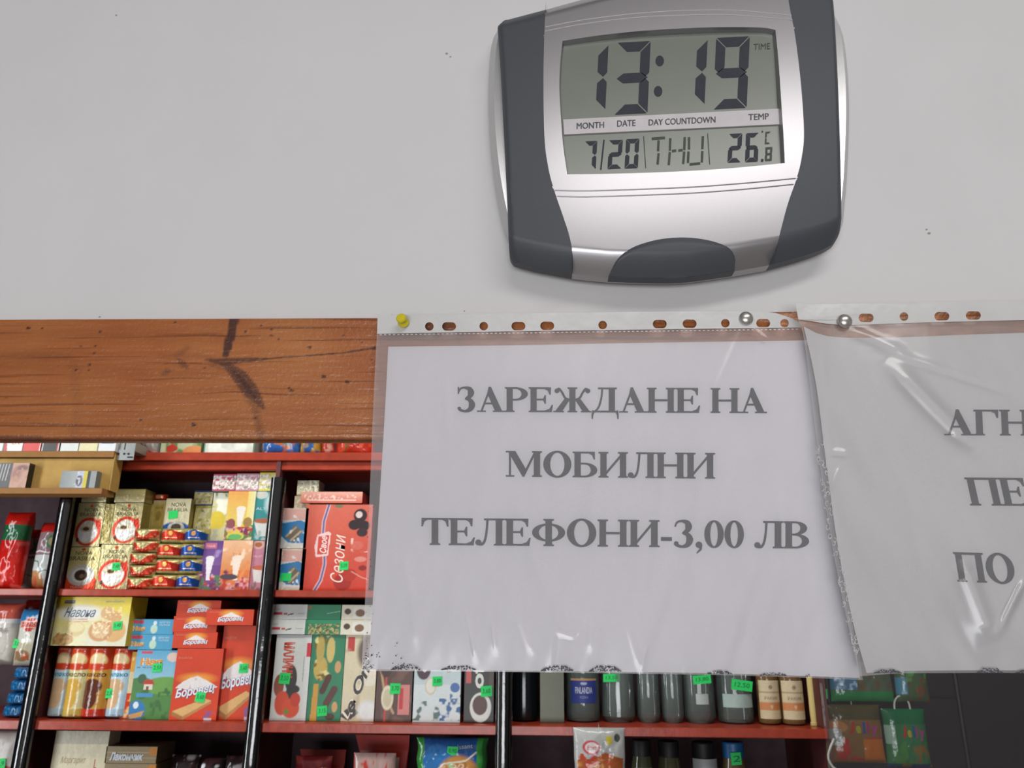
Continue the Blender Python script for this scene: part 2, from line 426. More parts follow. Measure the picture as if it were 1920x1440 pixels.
TOP = {}
def put(name, art, px, label, cat, group=None, Y=1.335, D=.05, prof='box', mat='card', base=None, rotz=0, stick=None, lean=0, seed=1, bulge=None, H=None, cell=.0014):
    """px = (u_left, u_right, v_top, v_bottom) of its front as measured; base = height it rests on"""
    u0, u1, vt, vb = px
    a = P(u0, vb, Y); b = P(u1, vb, Y); z0 = a.z if base is None else base+.0006
    z1 = P((u0+u1)/2, vt, Y).z if H is None else z0+H
    W_ = b.x-a.x; H_ = z1-z0
    g = package(name, W_, H_, D, art, prof, mat, bulge=bulge, seed=seed, cell=cell)
    o = g.build(name, label=label, cat=cat, group=group)
    o.location = ((a.x+b.x)/2, Y, z0); o.rotation_euler = (math.radians(lean), 0, math.radians(rotz))
    TOP[o.name] = z1
    if stick:
        for st in (stick if isinstance(stick, list) else [stick]):
            su, sv, sw, sh, body = st
            q = P(su, sv, Y); fx = min(.97, max(.03, (q.x-a.x)/W_)); fz = min(.97, max(.03, (q.z-z0)/H_))
            yy = float(g.fy(np.array([fx]), np.array([fz]))[0])
            price_tag(o, (q.x-(a.x+b.x)/2, yy-.0016, q.z-z0), sw*.00122, sh*.00122, body)
    return o
def price_tag(parent, loc, w_, h_, body):
    g = G(); n = 8
    X, Y = np.meshgrid(np.linspace(-.5, .5, n), np.linspace(-.5, .5, n))
    g.grid(np.stack([X*w_+Y*.0008, .0006*(X*2)**2, Y*h_], -1), 'green_tag')
    g.grid(np.stack([X*w_+Y*.0008, .0003+.0006*(X*2)**2, Y*h_], -1), 'green_tag', flip=True)
    if body:
        v, f, sz = text2d(body, .1, .0); s_ = w_*.72/sz[0]; sy = h_*.5/sz[1]
        g.add([(x*s_, -.0003, z*sy) for x, z in v], f, 'tag_ink')
    o = g.build('price_tag', parent=None); o.parent = parent; o.location = loc
    o.rotation_euler = (0, math.radians(random.uniform(-7, 7)), 0)
    o['label'] = 'bright green price tag'
    return o
def dup(o, name_unused, dx, dz, label, dy=0, keep_children=False, rotz=None):
    c = o.copy(); COL.objects.link(c); c.location = o.location+Vector((dx, dy, dz)); c['label'] = label
    if rotz is not None: c.rotation_euler.z = math.radians(rotz)
    if keep_children:
        for ch in o.children:
            d = ch.copy(); COL.objects.link(d); d.parent = c
    return c

# ------------------------------------------------------------------ the room
ZC = CAM.z
OPX0, OPX1, OPZ0, OPZ1 = -0.86, 0.95, 1.12, ZC+0.150     # serving opening in the front wall
g = G()
RX0, RX1, CEIL = -2.3, 2.5, 2.8
def wallbox(a, b): g.box(a, b, 'plaster')
wallbox((RX0, 0, OPZ1), (RX1, .10, CEIL)); wallbox((RX0, 0, 0), (RX1, .10, OPZ0))
wallbox((RX0, 0, OPZ0), (OPX0, .10, OPZ1)); wallbox((OPX1, 0, OPZ0), (RX1, .10, OPZ1))
for (u, v, r) in [(838, 100, 3), (845, 106, 2), (218, 28, 2), (1743, 437, 3), (1738, 430, 2), (187, 594, 2), (985, 487, 3), (989, 485, 2), (735, 590, 1.5), (871, 583, 1.5)]:
    p = P(u, v, -.0004); k = 7
    g.add([(p.x+r*.00034*math.cos(6.28*i/k)*(1+.5*math.sin(i*5)), p.y, p.z+r*.0003*math.sin(6.28*i/k)) for i in range(k)], [tuple(range(k))], 'matt', 'a09a9a')
g.build('wall_front', smooth=False, kind='structure')
g = G(); g.box((RX0, -3.2, -.05), (RX1, 1.95, 0), 'floor'); g.build('floor', smooth=False, kind='structure')
g = G(); g.box((RX0, -3.2, CEIL), (RX1, 1.95, CEIL+.05), 'ceil'); g.build('ceiling', smooth=False, kind='structure')
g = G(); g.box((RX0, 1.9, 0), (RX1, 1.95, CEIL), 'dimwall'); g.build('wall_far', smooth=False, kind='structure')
for nm, x0 in (('wall_left', RX0-.05), ('wall_right', RX1)):
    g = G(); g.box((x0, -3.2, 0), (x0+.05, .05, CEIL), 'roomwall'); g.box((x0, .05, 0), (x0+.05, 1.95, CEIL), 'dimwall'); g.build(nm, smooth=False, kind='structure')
g = G(); wx0, wx1, wz0, wz1 = -1.35, .65, .35, 1.36
g.box((RX0, -3.25, 0), (RX1, -3.2, wz0), 'roomwall'); g.box((RX0, -3.25, wz1), (RX1, -3.2, CEIL), 'roomwall')
g.box((RX0, -3.25, wz0), (wx0, -3.2, wz1), 'roomwall'); g.box((wx1, -3.25, wz0), (RX1, -3.2, wz1), 'roomwall')
g.build('wall_back', smooth=False, kind='structure')
g = G()
for a, b in (((wx0, wz0), (wx0+.06, wz1)), ((wx1-.06, wz0), (wx1, wz1)), ((-.38, wz0), (-.32, wz1)), ((wx0, wz0), (wx1, wz0+.06)), ((wx0, wz1-.06), (wx1, wz1))):
    g.box((a[0], -3.24, a[1]), (b[0], -3.19, b[1]), 'white_plastic')
g.build('window_1', smooth=False, kind='structure')
g = G(); g.box((P(1552, 1400, .05).x, .048, OPZ0), (OPX1, .053, OPZ1+.0), 'pane'); g.build('window_2', smooth=False, kind='structure')

# ------------------------------------------------------------------ varnished pine board over the opening
BY = -.011
bz1, bz0 = P(350, 598, BY).z, P(350, 824, BY).z
bx0, bx1 = -.80, .90
nx, nz = 1150, 130
xs = np.linspace(bx0, bx1, nx); tz = np.linspace(0, 1, nz)
X, T = np.meshgrid(xs, tz); 
topv = P(350, 598, BY).z + np.where(X > P(705, 597, BY).x, (X-P(705, 597, BY).x)*.011, 0)
Z = bz0+(topv-bz0)*T
rad = .0035; ed = np.minimum((Z-bz0), 9)/rad
Yy = BY+np.where(ed < 1, rad*(1-np.sqrt(np.clip(1-(1-ed)**2, 0, 1))), 0)
# rows near the lower lip get a rounded profile
tz2 = np.concatenate([np.linspace(0, rad*1.05, 12)/(bz1-bz0), np.linspace(rad*1.3/(bz1-bz0), 1, nz-12)])
X, T = np.meshgrid(xs, tz2); topv = P(350, 598, BY).z + np.where(X > P(705, 597, BY).x, (X-P(705, 597, BY).x)*.011, 0)
Z = bz0+(topv-bz0)*T; ed = (Z-bz0)/rad
Yy = BY+np.where(ed < 1, rad*(1-np.sqrt(np.clip(1-(1-ed)**2, 0, 1))), 0)
Yy += (vnoise(X*90, Z*700, 3)-.5)*.0003
px_, py_ = proj(X, Yy*0+BY, Z)
K = np.zeros_like(X)
def segd(ax, ay, bx, by):
    dx, dy = bx-ax, by-ay; L = dx*dx+dy*dy
    k = np.clip(((px_-ax)*dx+(py_-ay)*dy)/L, 0, 1); return np.hypot(px_-ax-k*dx, py_-ay-k*dy), k
jit = (vnoise(px_/6, py_/6, 11)-.5)*3
def line(pts, s_=1., soft=1.5):
    global K
    for (ax, ay, wa), (bx, by, wb) in zip(pts, pts[1:]):
        d, k = segd(ax, ay, bx, by); K = np.maximum(K, s_*np.clip((wa+(wb-wa)*k+jit*.5-d)/soft+.5, 0, 1))
line([(440, 594, 8.5), (434, 625, 8), (427, 650, 7.5), (423, 664, 6)], .88)
line([(385, 674, 2), (405, 677, 5), (430, 678, 7), (455, 675, 4), (500, 673, 2)], .75, 4)
line([(455, 677, 2.2), (520, 671, 1.8), (560, 668, 1.5), (640, 662, 1.3), (705, 652, 2.2)], .8)
line([(416, 682, 4), (430, 689, 8), (450, 707, 14), (468, 730, 15), (482, 748, 10), (493, 764, 3.5)], .72, 3); line([(436, 693, 3), (455, 715, 7), (474, 740, 6), (480, 748, 2)], .9, 4)
line([(462, 735, 8), (478, 762, 8), (484, 790, 6), (490, 822, 8)], .38, 8)
line([(395, 686, 2), (430, 693, 3)], .4, 4)
line([(322, 668, 2), (340, 662, 5), (352, 652, 3)], .35, 8); line([(332, 670, 3), (344, 684, 6), (352, 690, 2)], .5, 6)
line([(300, 670, 4), (372, 668, 3), (400, 672, 3)], .25, 8)
line([(306, 701, 3), (314, 697, 5), (320, 694, 2)], .5, 5)
line([(0, 668, 2), (60, 668, 5), (130, 668, 3)], .28, 14)
line([(300, 672, 1), (200, 674, 1), (110, 678, 1)], .2, 3)
line([(738, 610, 24), (830, 612, 26), (860, 630, 10)], .42, 14)
line([(0, 823, 7), (75, 822, 5)], .6, 5); line([(140, 690, 10), (145, 760, 8), (138, 820, 8)], .13, 14)
for q in [(53,615,3.2),(78,615,1.6),(187,622,2.4),(152,649,1.8),(178,648,1.6),(176,662,1.6),(167,683,2),(143,694,1.6),(165,694,2),(327,604,1.8),(488,610,1.6),(508,617,2),(461,622,2),(509,629,2),(523,636,1.8),(645,629,1.6),(680,642,1.5),(607,706,3),(651,716,3),(541,727,1.8),(547,732,2.6),(362,796,3.5),(265,787,2),(483,673,2.2),(385,690,1.8),(580,651,2.4),(430,603,2),(478,783,1.5),(703,653,2.5),(51,784,1.3),(10,746,1.5),(697,674,1.5)]:
    line([(q[0], q[1], q[2]), (q[0]+.5, q[1]+.3, q[2])], .95, 1.3)
line([(0, 823, 3), (700, 826, 3)], .55, 2.5)
# the grain bends around the knots
warp = 0*X
for (kx, ky, am, sx, sy) in [(440, 690, 13, 55, 48), (340, 676, 8, 40, 30), (60, 670, 4, 120, 25), (780, 640, 10, 80, 40), (1250, 700, 10, 90, 40)]:
    dx = (px_-kx)/sx; dy = (py_-ky)/sy
    warp += am*dy*np.exp(-dx*dx-dy*dy)
g = G(); gr = np.stack([X, Yy, Z], -1); g.grid(gr, 'wood')
n0 = len(g.v); bk = [(bx0, -.0002, bz0), (bx1, -.0002, bz0), (bx1, -.0002, float(topv[-1, -1])), (bx0, -.0002, bz1)]
row0 = list(range(nx)); rowN = list(range((nz-1)*nx, nz*nx))
g.add([(x, -.0002, bz0) for x in xs], [], 'wood'); g.f += [(i+1, i, n0+i, n0+i+1) for i in range(nx-1)]; g.mi += [0]*(nx-1)
n1 = len(g.v); g.add([(x, -.0002, float(z)) for x, z in zip(xs, topv[-1])], [], 'wood'); g.f += [(rowN[i], rowN[i+1], n1+i+1, n1+i) for i in range(nx-1)]; g.mi += [0]*(nx-1)
bd = g.build('pine_board', label='long reddish varnished pine board with knots, fixed to the white wall over the opening', cat='wooden board')
me = bd.data; nv = len(me.vertices); N0 = nx*nz
kn = np.zeros(nv); kn[:N0] = K.ravel(); a = me.attributes.new('knot', 'FLOAT', 'POINT'); a.data.foreach_set('value', kn)
co = np.array(g.v); uv = co.copy(); uv[:N0, 2] += (-warp*.00034).ravel(); uv[:, 1] = 0
a = me.attributes.new('uvw', 'FLOAT_VECTOR', 'POINT'); a.data.foreach_set('vector', uv.ravel())

# ------------------------------------------------------------------ the digital wall clock
def lerp_poly(pts, n):
    pts = np.array(pts, float); d = np.r_[0, np.cumsum(np.hypot(*np.diff(pts, axis=0).T))]
    # smooth resample (Catmull-Rom when enough points)
    t = np.linspace(0, d[-1], n)
    if len(pts) < 4: return np.stack([np.interp(t, d, pts[:, 0]), np.interp(t, d, pts[:, 1])], 1)
    out = []
    for q in t:
        i = min(len(pts)-2, max(0, int(np.searchsorted(d, q)-1))); k = (q-d[i])/(d[i+1]-d[i])
        p0, p1, p2, p3 = pts[max(i-1, 0)], pts[i], pts[i+1], pts[min(i+2, len(pts)-1)]
        out.append(.5*((2*p1)+(p2-p0)*k+(2*p0-5*p1+4*p2-p3)*k*k+(3*p1-p0-3*p2+p3)*k**3))
    return np.array(out)
def coons(T_, B_, L_, R__, nc, nr):
    T_, B_ = lerp_poly(T_, nc), lerp_poly(B_, nc); L_, R__ = lerp_poly(L_, nr), lerp_poly(R__, nr)
    s_ = np.linspace(0, 1, nc)[None, :, None]; t = np.linspace(0, 1, nr)[:, None, None]
    return (1-t)*T_[None]+t*B_[None]+(1-s_)*L_[:, None]+s_*R__[:, None]-((1-s_)*(1-t)*T_[0]+s_*(1-t)*T_[-1]+(1-s_)*t*B_[0]+s_*t*B_[-1])
CF = -.036
OUT_L = [(950, 8), (937, 16), (932, 32), (934, 60), (938, 120), (944, 240), (950, 360), (953, 440), (955, 460), (962, 470)]
OUT_R = [(1563, -46), (1570, -38), (1571, -20), (1574, 40), (1579, 180), (1584, 320), (1587, 400), (1588, 420), (1582, 434)]
BND_L = [(1024, -10), (1021, 50), (1019, 150), (1021, 255), (1028, 310), (1039, 352), (1054, 395), (1066, 430), (1073, 460), (1075, 494)]
BND_R = [(1476, -58), (1483, 0), (1493, 60), (1503, 150), (1509, 245), (1505, 292), (1496, 330), (1480, 377), (1470, 415), (1465, 436), (1461, 460), (1455, 478)]
_bot = [(962, 470), (1000, 480), (1075, 494), (1145, 501), (1240, 504), (1300, 502), (1387, 490), (1455, 478), (1520, 460), (1560, 446), (1582, 434)]
_top = [(950, 8), (1024, -10), (1150, -42), (1270, -62), (1380, -66), (1476, -58), (1563, -46)]
def depth(U, V):
    # the moulded front: gently domed, with a bevel along its lower and upper rim
    vb = np.interp(U, [p[0] for p in _bot], [p[1] for p in _bot]); vt = np.interp(U, [p[0] for p in _top], [p[1] for p in _top])
    e = vb-V; y = CF+.010*np.clip((36-e)/36, 0, 1)**1.3
    e2 = V-vt; y = y+.010*np.clip((30-e2)/30, 0, 1)**1.3
    y = y+.0045*((V-215)/270)**2
    ul = np.interp(V, [p[1] for p in OUT_L[1:]], [p[0] for p in OUT_L[1:]]); ur = np.interp(V, [p[1] for p in OUT_R[1:]], [p[0] for p in OUT_R[1:]])
    dl = U-ul; dr = ur-U; d = np.minimum(dl, dr)
    y = y+.0035*np.clip((9-d)/9, 0, 1)**2
    y = y+.0030*((U-1265)/320)**2
    return y
Crot_c = P(1265, 215, CF)
def CP(U, V, Y):
    U = np.asarray(U, float); V = np.asarray(V, float); Y = np.broadcast_to(np.asarray(Y, float), U.shape)
    dx = _f.x*F_PX+R_.x*(U-960)+U_.x*(720-V); dy = _f.y*F_PX+R_.y*(U-960)+U_.y*(720-V); dz = _f.z*F_PX+R_.z*(U-960)+U_.z*(720-V)
    t = (CF-CAM.y)/dy      # outline is measured in the face plane, then given its own depth
    return np.stack([CAM.x+dx*t, Y, CAM.z+dz*t], -1)
def CPd(U, V, Y):
    dx = _f.x*F_PX+R_.x*(U-960)+U_.x*(720-V); dy = _f.y*F_PX+R_.y*(U-960)+U_.y*(720-V); dz = _f.z*F_PX+R_.z*(U-960)+U_.z*(720-V)
    t = (Y-CAM.y)/dy
    return np.stack([CAM.x+dx*t, 0*dx+Y, CAM.z+dz*t], -1)
def patch(g, T_, B_, L_, R__, nc, nr, m, off=0.):
    q = coons(T_, B_, L_, R__, nc, nr); pts = CP(q[..., 0], q[..., 1], depth(q[..., 0], q[..., 1])+off)
    g.grid(pts, m, flip=True); return pts
def skirt(g, loop, m, y1):
    n = len(loop); lo = [tuple(p) for p in loop]; hi = [(p[0], y1, p[2]) for p in loop]
    g.add(lo+hi, [(i, i+1, n+i+1, n+i) for i in range(n-1)], m)
clock = empty('digital_wall_clock', tuple(P(1265, 500, 0)), 'silver and charcoal digital wall clock showing 13:19, hanging on the white wall', 'clock')
# back shell
g = G(); ring = lerp_poly([(960, 40), (932, 58), (920, 95), (916, 170), (918, 250), (926, 330), (938, 400), (953, 452), (985, 470)], 30)
ring2 = lerp_poly([(1500, 470), (1570, 440), (1584, 380), (1590, 290), (1592, 200), (1588, 120), (1579, 60), (1560, 20)], 30)
loop = np.vstack([ring, ring2])
Pb = CPd(loop[:, 0], loop[:, 1], -.010)
ctr = Pb.mean(0)
r0 = Pb.copy(); r0[:, 1] = -.0005; r0[:, [0, 2]] = ctr[[0, 2]]+(r0[:, [0, 2]]-ctr[[0, 2]])*.992
r1 = Pb; r2 = Pb.copy(); r2[:, 1] = -.0165; r2[:, [0, 2]] = ctr[[0, 2]]+(r2[:, [0, 2]]-ctr[[0, 2]])*.965
n = len(loop); g.add(np.vstack([r0, r1, r2]).tolist(), [(j*n+i, j*n+(i+1) % n, (j+1)*n+(i+1) % n, (j+1)*n+i) for j in (0, 1) for i in range(n)]+[tuple(range(2*n, 3*n))], 'silver2')
g.build('back_shell', clock, label='silver rear shell')
# side grips
def sub(poly, a, b):
    return [p for p in poly if a <= p[0] <= b]
g = G(); pl = patch(g, sub(_top, 950, 1024), sub(_bot, 962, 1075), OUT_L, BND_L, 26, 90, 'grip')
skirt(g, pl[:, 0], 'grip', -.012); skirt(g, pl[0], 'grip', -.012); skirt(g, pl[-1], 'grip', -.012); skirt(g, pl[:, -1], 'grip', -.03)
g.build('side_grip', clock, label='charcoal left grip')
g = G(); pr = patch(g, sub(_top, 1476, 1563), sub(_bot, 1455, 1582), BND_R, OUT_R, 30, 90, 'grip')
skirt(g, pr[:, -1], 'grip', -.012); skirt(g, pr[0], 'grip', -.012); skirt(g, pr[-1], 'grip', -.012); skirt(g, pr[:, 0], 'grip', -.03)
g.build('side_grip', clock, label='charcoal right grip')
# silver front with the screen cut out
sTL, sTR, sBR, sBL = (1055, 72), (1456, 51), (1473, 303), (1064, 324)
S_T = [sTL, (1120, 63), (1200, 55), (1280, 50), (1360, 47), (1430, 47), sTR]; S_B = [sBL, (1150, 324), (1260, 321), (1370, 314), sBR]
S_L = [sTL, (1051, 110), (1049, 160), (1052, 220), (1056, 270), sBL]; S_R = [sTR, (1461, 110), (1466, 190), (1470, 250), sBR]
BLi = lerp_poly(BND_L, 60); BRi = lerp_poly(BND_R, 60)
jl1, jl2, jr1, jr2 = 9, 41, 12, 42
g = G(); ii = .0004
patch(g, sub(_top, 1024, 1476), S_T, BLi[:jl1+1].tolist()[:1]+BLi[1:jl1+1].tolist()+[sTL], BRi[:jr1+1].tolist()+[sTR], 60, 26, 'silver')
patch(g, S_B, sub(_bot, 1075, 1455), [sBL]+BLi[jl2:].tolist(), [sBR]+BRi[jr2:].tolist(), 60, 44, 'silver')
patch(g, [BLi[jl1].tolist(), sTL], [BLi[jl2].tolist(), sBL], BLi[jl1:jl2+1].tolist(), S_L, 14, 50, 'silver')
patch(g, [sTR, BRi[jr1].tolist()], [sBR, BRi[jr2].tolist()], S_R, BRi[jr1:jr2+1].tolist(), 14, 50, 'silver')
bt = lerp_poly(sub(_bot, 1075, 1455), 60); tp_ = lerp_poly(sub(_top, 1024, 1476), 60)
for lp in (bt, tp_): skirt(g, CP(lp[:, 0], lp[:, 1], depth(lp[:, 0], lp[:, 1])), 'silver', -.012)
# moulded ridge pairs
def ridge(pts, r=.00045, m='silver'):
    q = lerp_poly(pts, 40); Pq = CP(q[:, 0], q[:, 1], depth(q[:, 0], q[:, 1])+.0001); g.tube([tuple(p) for p in Pq], r, m, n=6)
ridge([(1023, 44), (1100, 31), (1200, 20), (1290, 15), (1380, 14), (1487, 22)]); ridge([(1022, 52), (1100, 39), (1200, 28), (1290, 24), (1380, 23), (1489, 31)])
ridge([(1040, 353), (1100, 355), (1200, 353), (1300, 349), (1400, 341), (1494, 331)], .0005); ridge([(1044, 364), (1100, 366), (1200, 364), (1300, 360), (1400, 352), (1490, 342)], .0005)
# bevelled lip round the screen
lipo = np.vstack([lerp_poly(S_T, 40), lerp_poly(S_R, 30), lerp_poly(S_B, 40)[::-1], lerp_poly(S_L, 30)[::-1]])
A = CP(lipo[:, 0], lipo[:, 1], depth(lipo[:, 0], lipo[:, 1])); cc = A.mean(0); B = A.copy(); B[:, [0, 2]] = cc[[0, 2]]+(B[:, [0, 2]]-cc[[0, 2]])*.985; B[:, 1] = -.0290
n = len(A); g.add(np.vstack([A, B]).tolist(), [(i, (i+1) % n, n+(i+1) % n, n+i) for i in range(n)], 'silver')
g.build('front_panel', clock, label='silver front panel')
# bottom button
g = G(); BT_T = [(1145, 500), (1157, 480), (1175, 466), (1200, 454), (1240, 444), (1283, 441), (1320, 444), (1350, 451), (1373, 461), (1385, 474), (1387, 490)]
bt_ = lerp_poly(BT_T, 40); bb = lerp_poly([(1145, 501), (1240, 504), (1300, 502), (1387, 490)], 40)
rows = [bt_*(1-t)+bb*t for t in np.linspace(0, 1, 16)]
q = np.stack(rows); e_ = np.minimum(np.linspace(0, 1, 16)[:, None]*q.shape[0], 3)/3
g.grid(CP(q[..., 0], q[..., 1], depth(q[..., 0], q[..., 1])-.0014*np.clip(e_, 0, 1)), 'grip', flip=True)
skirt(g, CP(bb[:, 0], bb[:, 1]+1, depth(bb[:, 0], bb[:, 1])-.0014), 'grip', -.014)
g.build('snooze_button', clock, label='dark half-oval button at the bottom')
# display
LY = -.0292
g = G(); q = coons([(1040, 66), (1465, 40)], [(1052, 334), (1482, 312)], [(1040, 66), (1052, 334)], [(1465, 40), (1482, 312)], 6, 6)
g.grid(CPd(q[..., 0], q[..., 1], LY), 'lcd', flip=True)
lcd = g.build('display', clock, label='grey-green liquid crystal display')
g = G()
def lq(pts, m='lcdseg', dy=.0003):
    a_ = np.array(pts, float); Pq = CPd(a_[:, 0], a_[:, 1], LY-dy); g.add(Pq.tolist(), [tuple(range(len(pts)))], m)
def band(pts0, pts1, m):
    lq(pts0+pts1[::-1], m)
SEGM = {'0': 'abcdef', '1': 'bc', '2': 'abged', '3': 'abgcd', '6': 'acdefg', '7': 'abc', '8': 'abcdefg', '9': 'abcdfg', 'U': 'bcdef', 'C': 'afed'}
def seven(ch, x0, y0, x1, y1, sl, sk, th, m='lcdseg', gap=.025):
    """x0,y0 top left / x1,y1 bottom right of the figure box; sl = lean in px, sk = slope of rows; th = stroke px"""
    w_, h_ = x1-x0, y1-y0; t = th; gp = gap*h_/2
    def M(x, y): return (x0+x+sl*(1-y/h_), y0+y+sk*x)
    hh = h_/2
    S_ = {'a': [(gp, 0), (w_-gp, 0), (w_-t-gp, t), (t+gp, t)], 'd': [(t+gp, h_-t), (w_-t-gp, h_-t), (w_-gp, h_), (gp, h_)],
          'g': [(gp*1.5, hh), (t*.8, hh-t/2), (w_-t*.8, hh-t/2), (w_-gp*1.5, hh), (w_-t*.8, hh+t/2), (t*.8, hh+t/2)],
          'f': [(0, gp), (t, t+gp), (t, hh-t*.55-gp*.5), (t*.4, hh-gp), (0, hh-t*.5)], 'e': [(t*.4, hh+gp), (t, hh+t*.55+gp*.5), (t, h_-t-gp), (0, h_-gp), (0, hh+t*.5)],
          'b': [(w_, gp), (w_, hh-t*.5), (w_-t*.4, hh-gp), (w_-t, hh-t*.55-gp*.5), (w_-t, t+gp)], 'c': [(w_-t*.4, hh+gp), (w_, hh+t*.5), (w_, h_-gp), (w_-t, h_-t-gp), (w_-t, hh+t*.55+gp*.5)]}
    for k in SEGM[ch]: lq([M(*p) for p in S_[k]], m)
def ltext(s_, x0, x1, yb, h_, sk, m, dy=.0004, Y=LY, bold=0.):
    v, f, sz = text2d(s_, 0, 0); k = (x1-x0)/sz[0]
    U = x0+(v[:, 0]+sz[0]/2)*k; V = yb-(v[:, 1]+sz[1]/2)/sz[1]*h_+(U-x0)*sk
    Pq = CPd(U, V, Y-dy); g.add(Pq.tolist(), f, m)
seven('1', 1075, 86, 1135, 208, 6, -.04, 18)
seven('3', 1151, 80, 1214, 215, 6, -.05, 18)
seven('1', 1262, 76, 1321, 198, 6, -.04, 19)
seven('9', 1337, 71, 1400, 205, 6, -.05, 18)
for (cx, cy) in ((1237, 114), (1234, 171)):
    lq([(cx+8*math.cos(i*.4), cy+10*math.sin(i*.4)) for i in range(16)])
ltext('TIME', 1413, 1444, 93, 11, -.05, 'lcdseg2')
g.build('time_figures', lcd, label='large dark 13:19 figures', smooth=False)
g = G()
seven('7', 1094, 265, 1117, 318, 3, -.04, 8); lq([(1131, 262), (1134, 262), (1128, 318), (1125, 318)])
seven('2', 1139, 263, 1165, 317, 3, -.05, 8); seven('0', 1171, 261, 1196, 316, 3, -.05, 8)
for a_, b_ in (((1206, 255), (1210, 315)), ((1326, 250), (1330, 308))): lq([a_, (a_[0]+1.6, a_[1]), (b_[0]+1.6, b_[1]), b_], 'lcdseg2')
def bar(x0, y0, x1, y1, w_=4.5, m='lcdseg2'):
    d = math.hypot(x1-x0, y1-y0); nx_, ny_ = -(y1-y0)/d*w_/2, (x1-x0)/d*w_/2
    lq([(x0+nx_, y0+ny_), (x1+nx_, y1+ny_), (x1-nx_, y1-ny_), (x0-nx_, y0-ny_)], m)
bar(1222, 260, 1247, 258); bar(1235, 263, 1234, 283); bar(1235, 287, 1233, 308)
bar(1257, 259, 1256, 282); bar(1256, 285, 1254, 309); bar(1260, 283, 1268, 282); bar(1272, 282, 1280, 281); bar(1284, 257, 1283, 281); bar(1283, 284, 1281, 307)
bar(1292, 257, 1292, 280); bar(1291, 284, 1290, 305); bar(1293, 308, 1313, 306); bar(1318, 255, 1317, 279); bar(1317, 283, 1316, 304)
seven('2', 1364, 251, 1389, 305, 3, -.05, 8); seven('6', 1397, 250, 1421, 304, 2, -.05, 8)
lq([(1427, 298), (1432, 298), (1431, 303), (1427, 303)]); seven('8', 1434, 276, 1447, 302, 1.5, -.05, 4, 'lcdseg2')
seven('C', 1434, 247, 1444, 270, 1.5, -.05, 3, 'lcdseg2'); lq([(1428, 245), (1431, 245), (1431, 248), (1428, 248)], 'lcdseg2')
g.build('calendar_figures', lcd, label='date, THU and temperature figures', smooth=False)
g = G()
LS = LY-.0012
q = np.array([(1056, 224), (1463, 203.5), (1466, 232.5), (1058, 252)], float); pf = CPd(q[:, 0], q[:, 1], LS); pb = pf.copy(); pb[:, 1] = LY-.0001
g.add(np.vstack([pf, pb]).tolist(), [(3, 2, 1, 0), (0, 1, 5, 4), (1, 2, 6, 5), (2, 3, 7, 6), (3, 0, 4, 7)], 'strip')
for s_, a_, b_, yb in (('MONTH', 1081, 1132, 242), ('DATE', 1157, 1191, 237.5), ('DAY COUNTDOWN', 1216, 1341, 235.5), ('TEMP', 1403, 1441, 225.5)):
    ltext(s_, a_, b_, yb, 11.5, -.045, 'ink', .0002, LS); ltext(s_, a_+.7, b_+.7, yb-.2, 11.5, -.045, 'ink', .00024, LS)
g.build('caption_strip', clock, label='pale strip printed MONTH DATE DAY COUNTDOWN TEMP', smooth=False)

# ------------------------------------------------------------------ bold roman lettering (built from strokes)
SW = .215
def _rect(o, x0, y0, x1, y1): o.append([(x0, y0), (x1, y0), (x1, y1), (x0, y1)])
def _stem(o, x, top=True, bot=True, w_=SW, s=.07):
    _rect(o, x, 0, x+w_, 1)
    for on, y, d in ((top, 1, -1), (bot, 0, 1)):
        if on:
            _rect(o, x-s, min(y, y+d*.032), x+w_+s, max(y, y+d*.032))
            o.append([(x, y+d*.03), (x-s*.6, y+d*.03), (x, y+d*.085)]); o.append([(x+w_, y+d*.03), (x+w_+s*.6, y+d*.03), (x+w_, y+d*.085)])
def _ring(o, cx, cy, rx, ry, ix, iy, a0=0, a1=360, n=30, icx=None):
    icx = cx if icx is None else icx
    for i in range(n):
        t0, t1 = math.radians(a0+(a1-a0)*i/n), math.radians(a0+(a1-a0)*(i+1)/n)
        o.append([(cx+rx*math.cos(t0), cy+ry*math.sin(t0)), (cx+rx*math.cos(t1), cy+ry*math.sin(t1)), (icx+ix*math.cos(t1), cy+iy*math.sin(t1)), (icx+ix*math.cos(t0), cy+iy*math.sin(t0))])
def _stroke(o, pts):   # (x,y,width)
    q = lerp_poly([(p[0], p[1]) for p in pts], 22); d = np.r_[0, np.cumsum(np.hypot(*np.diff(np.array([(p[0], p[1]) for p in pts]), axis=0).T))]
    ws = np.interp(np.linspace(0, d[-1], 22), d, [p[2] for p in pts]); tg = np.gradient(q, axis=0); tg /= np.hypot(tg[:, 0], tg[:, 1])[:, None]
    nn = np.stack([-tg[:, 1], tg[:, 0]], 1)*ws[:, None]/2; A_, B_ = q+nn, q-nn
    for i in range(21): o.append([tuple(A_[i]), tuple(A_[i+1]), tuple(B_[i+1]), tuple(B_[i])])
def _dot(o, cx, cy, r): o.append([(cx+r*math.cos(i*.5236), cy+r*math.sin(i*.5236)) for i in range(12)])
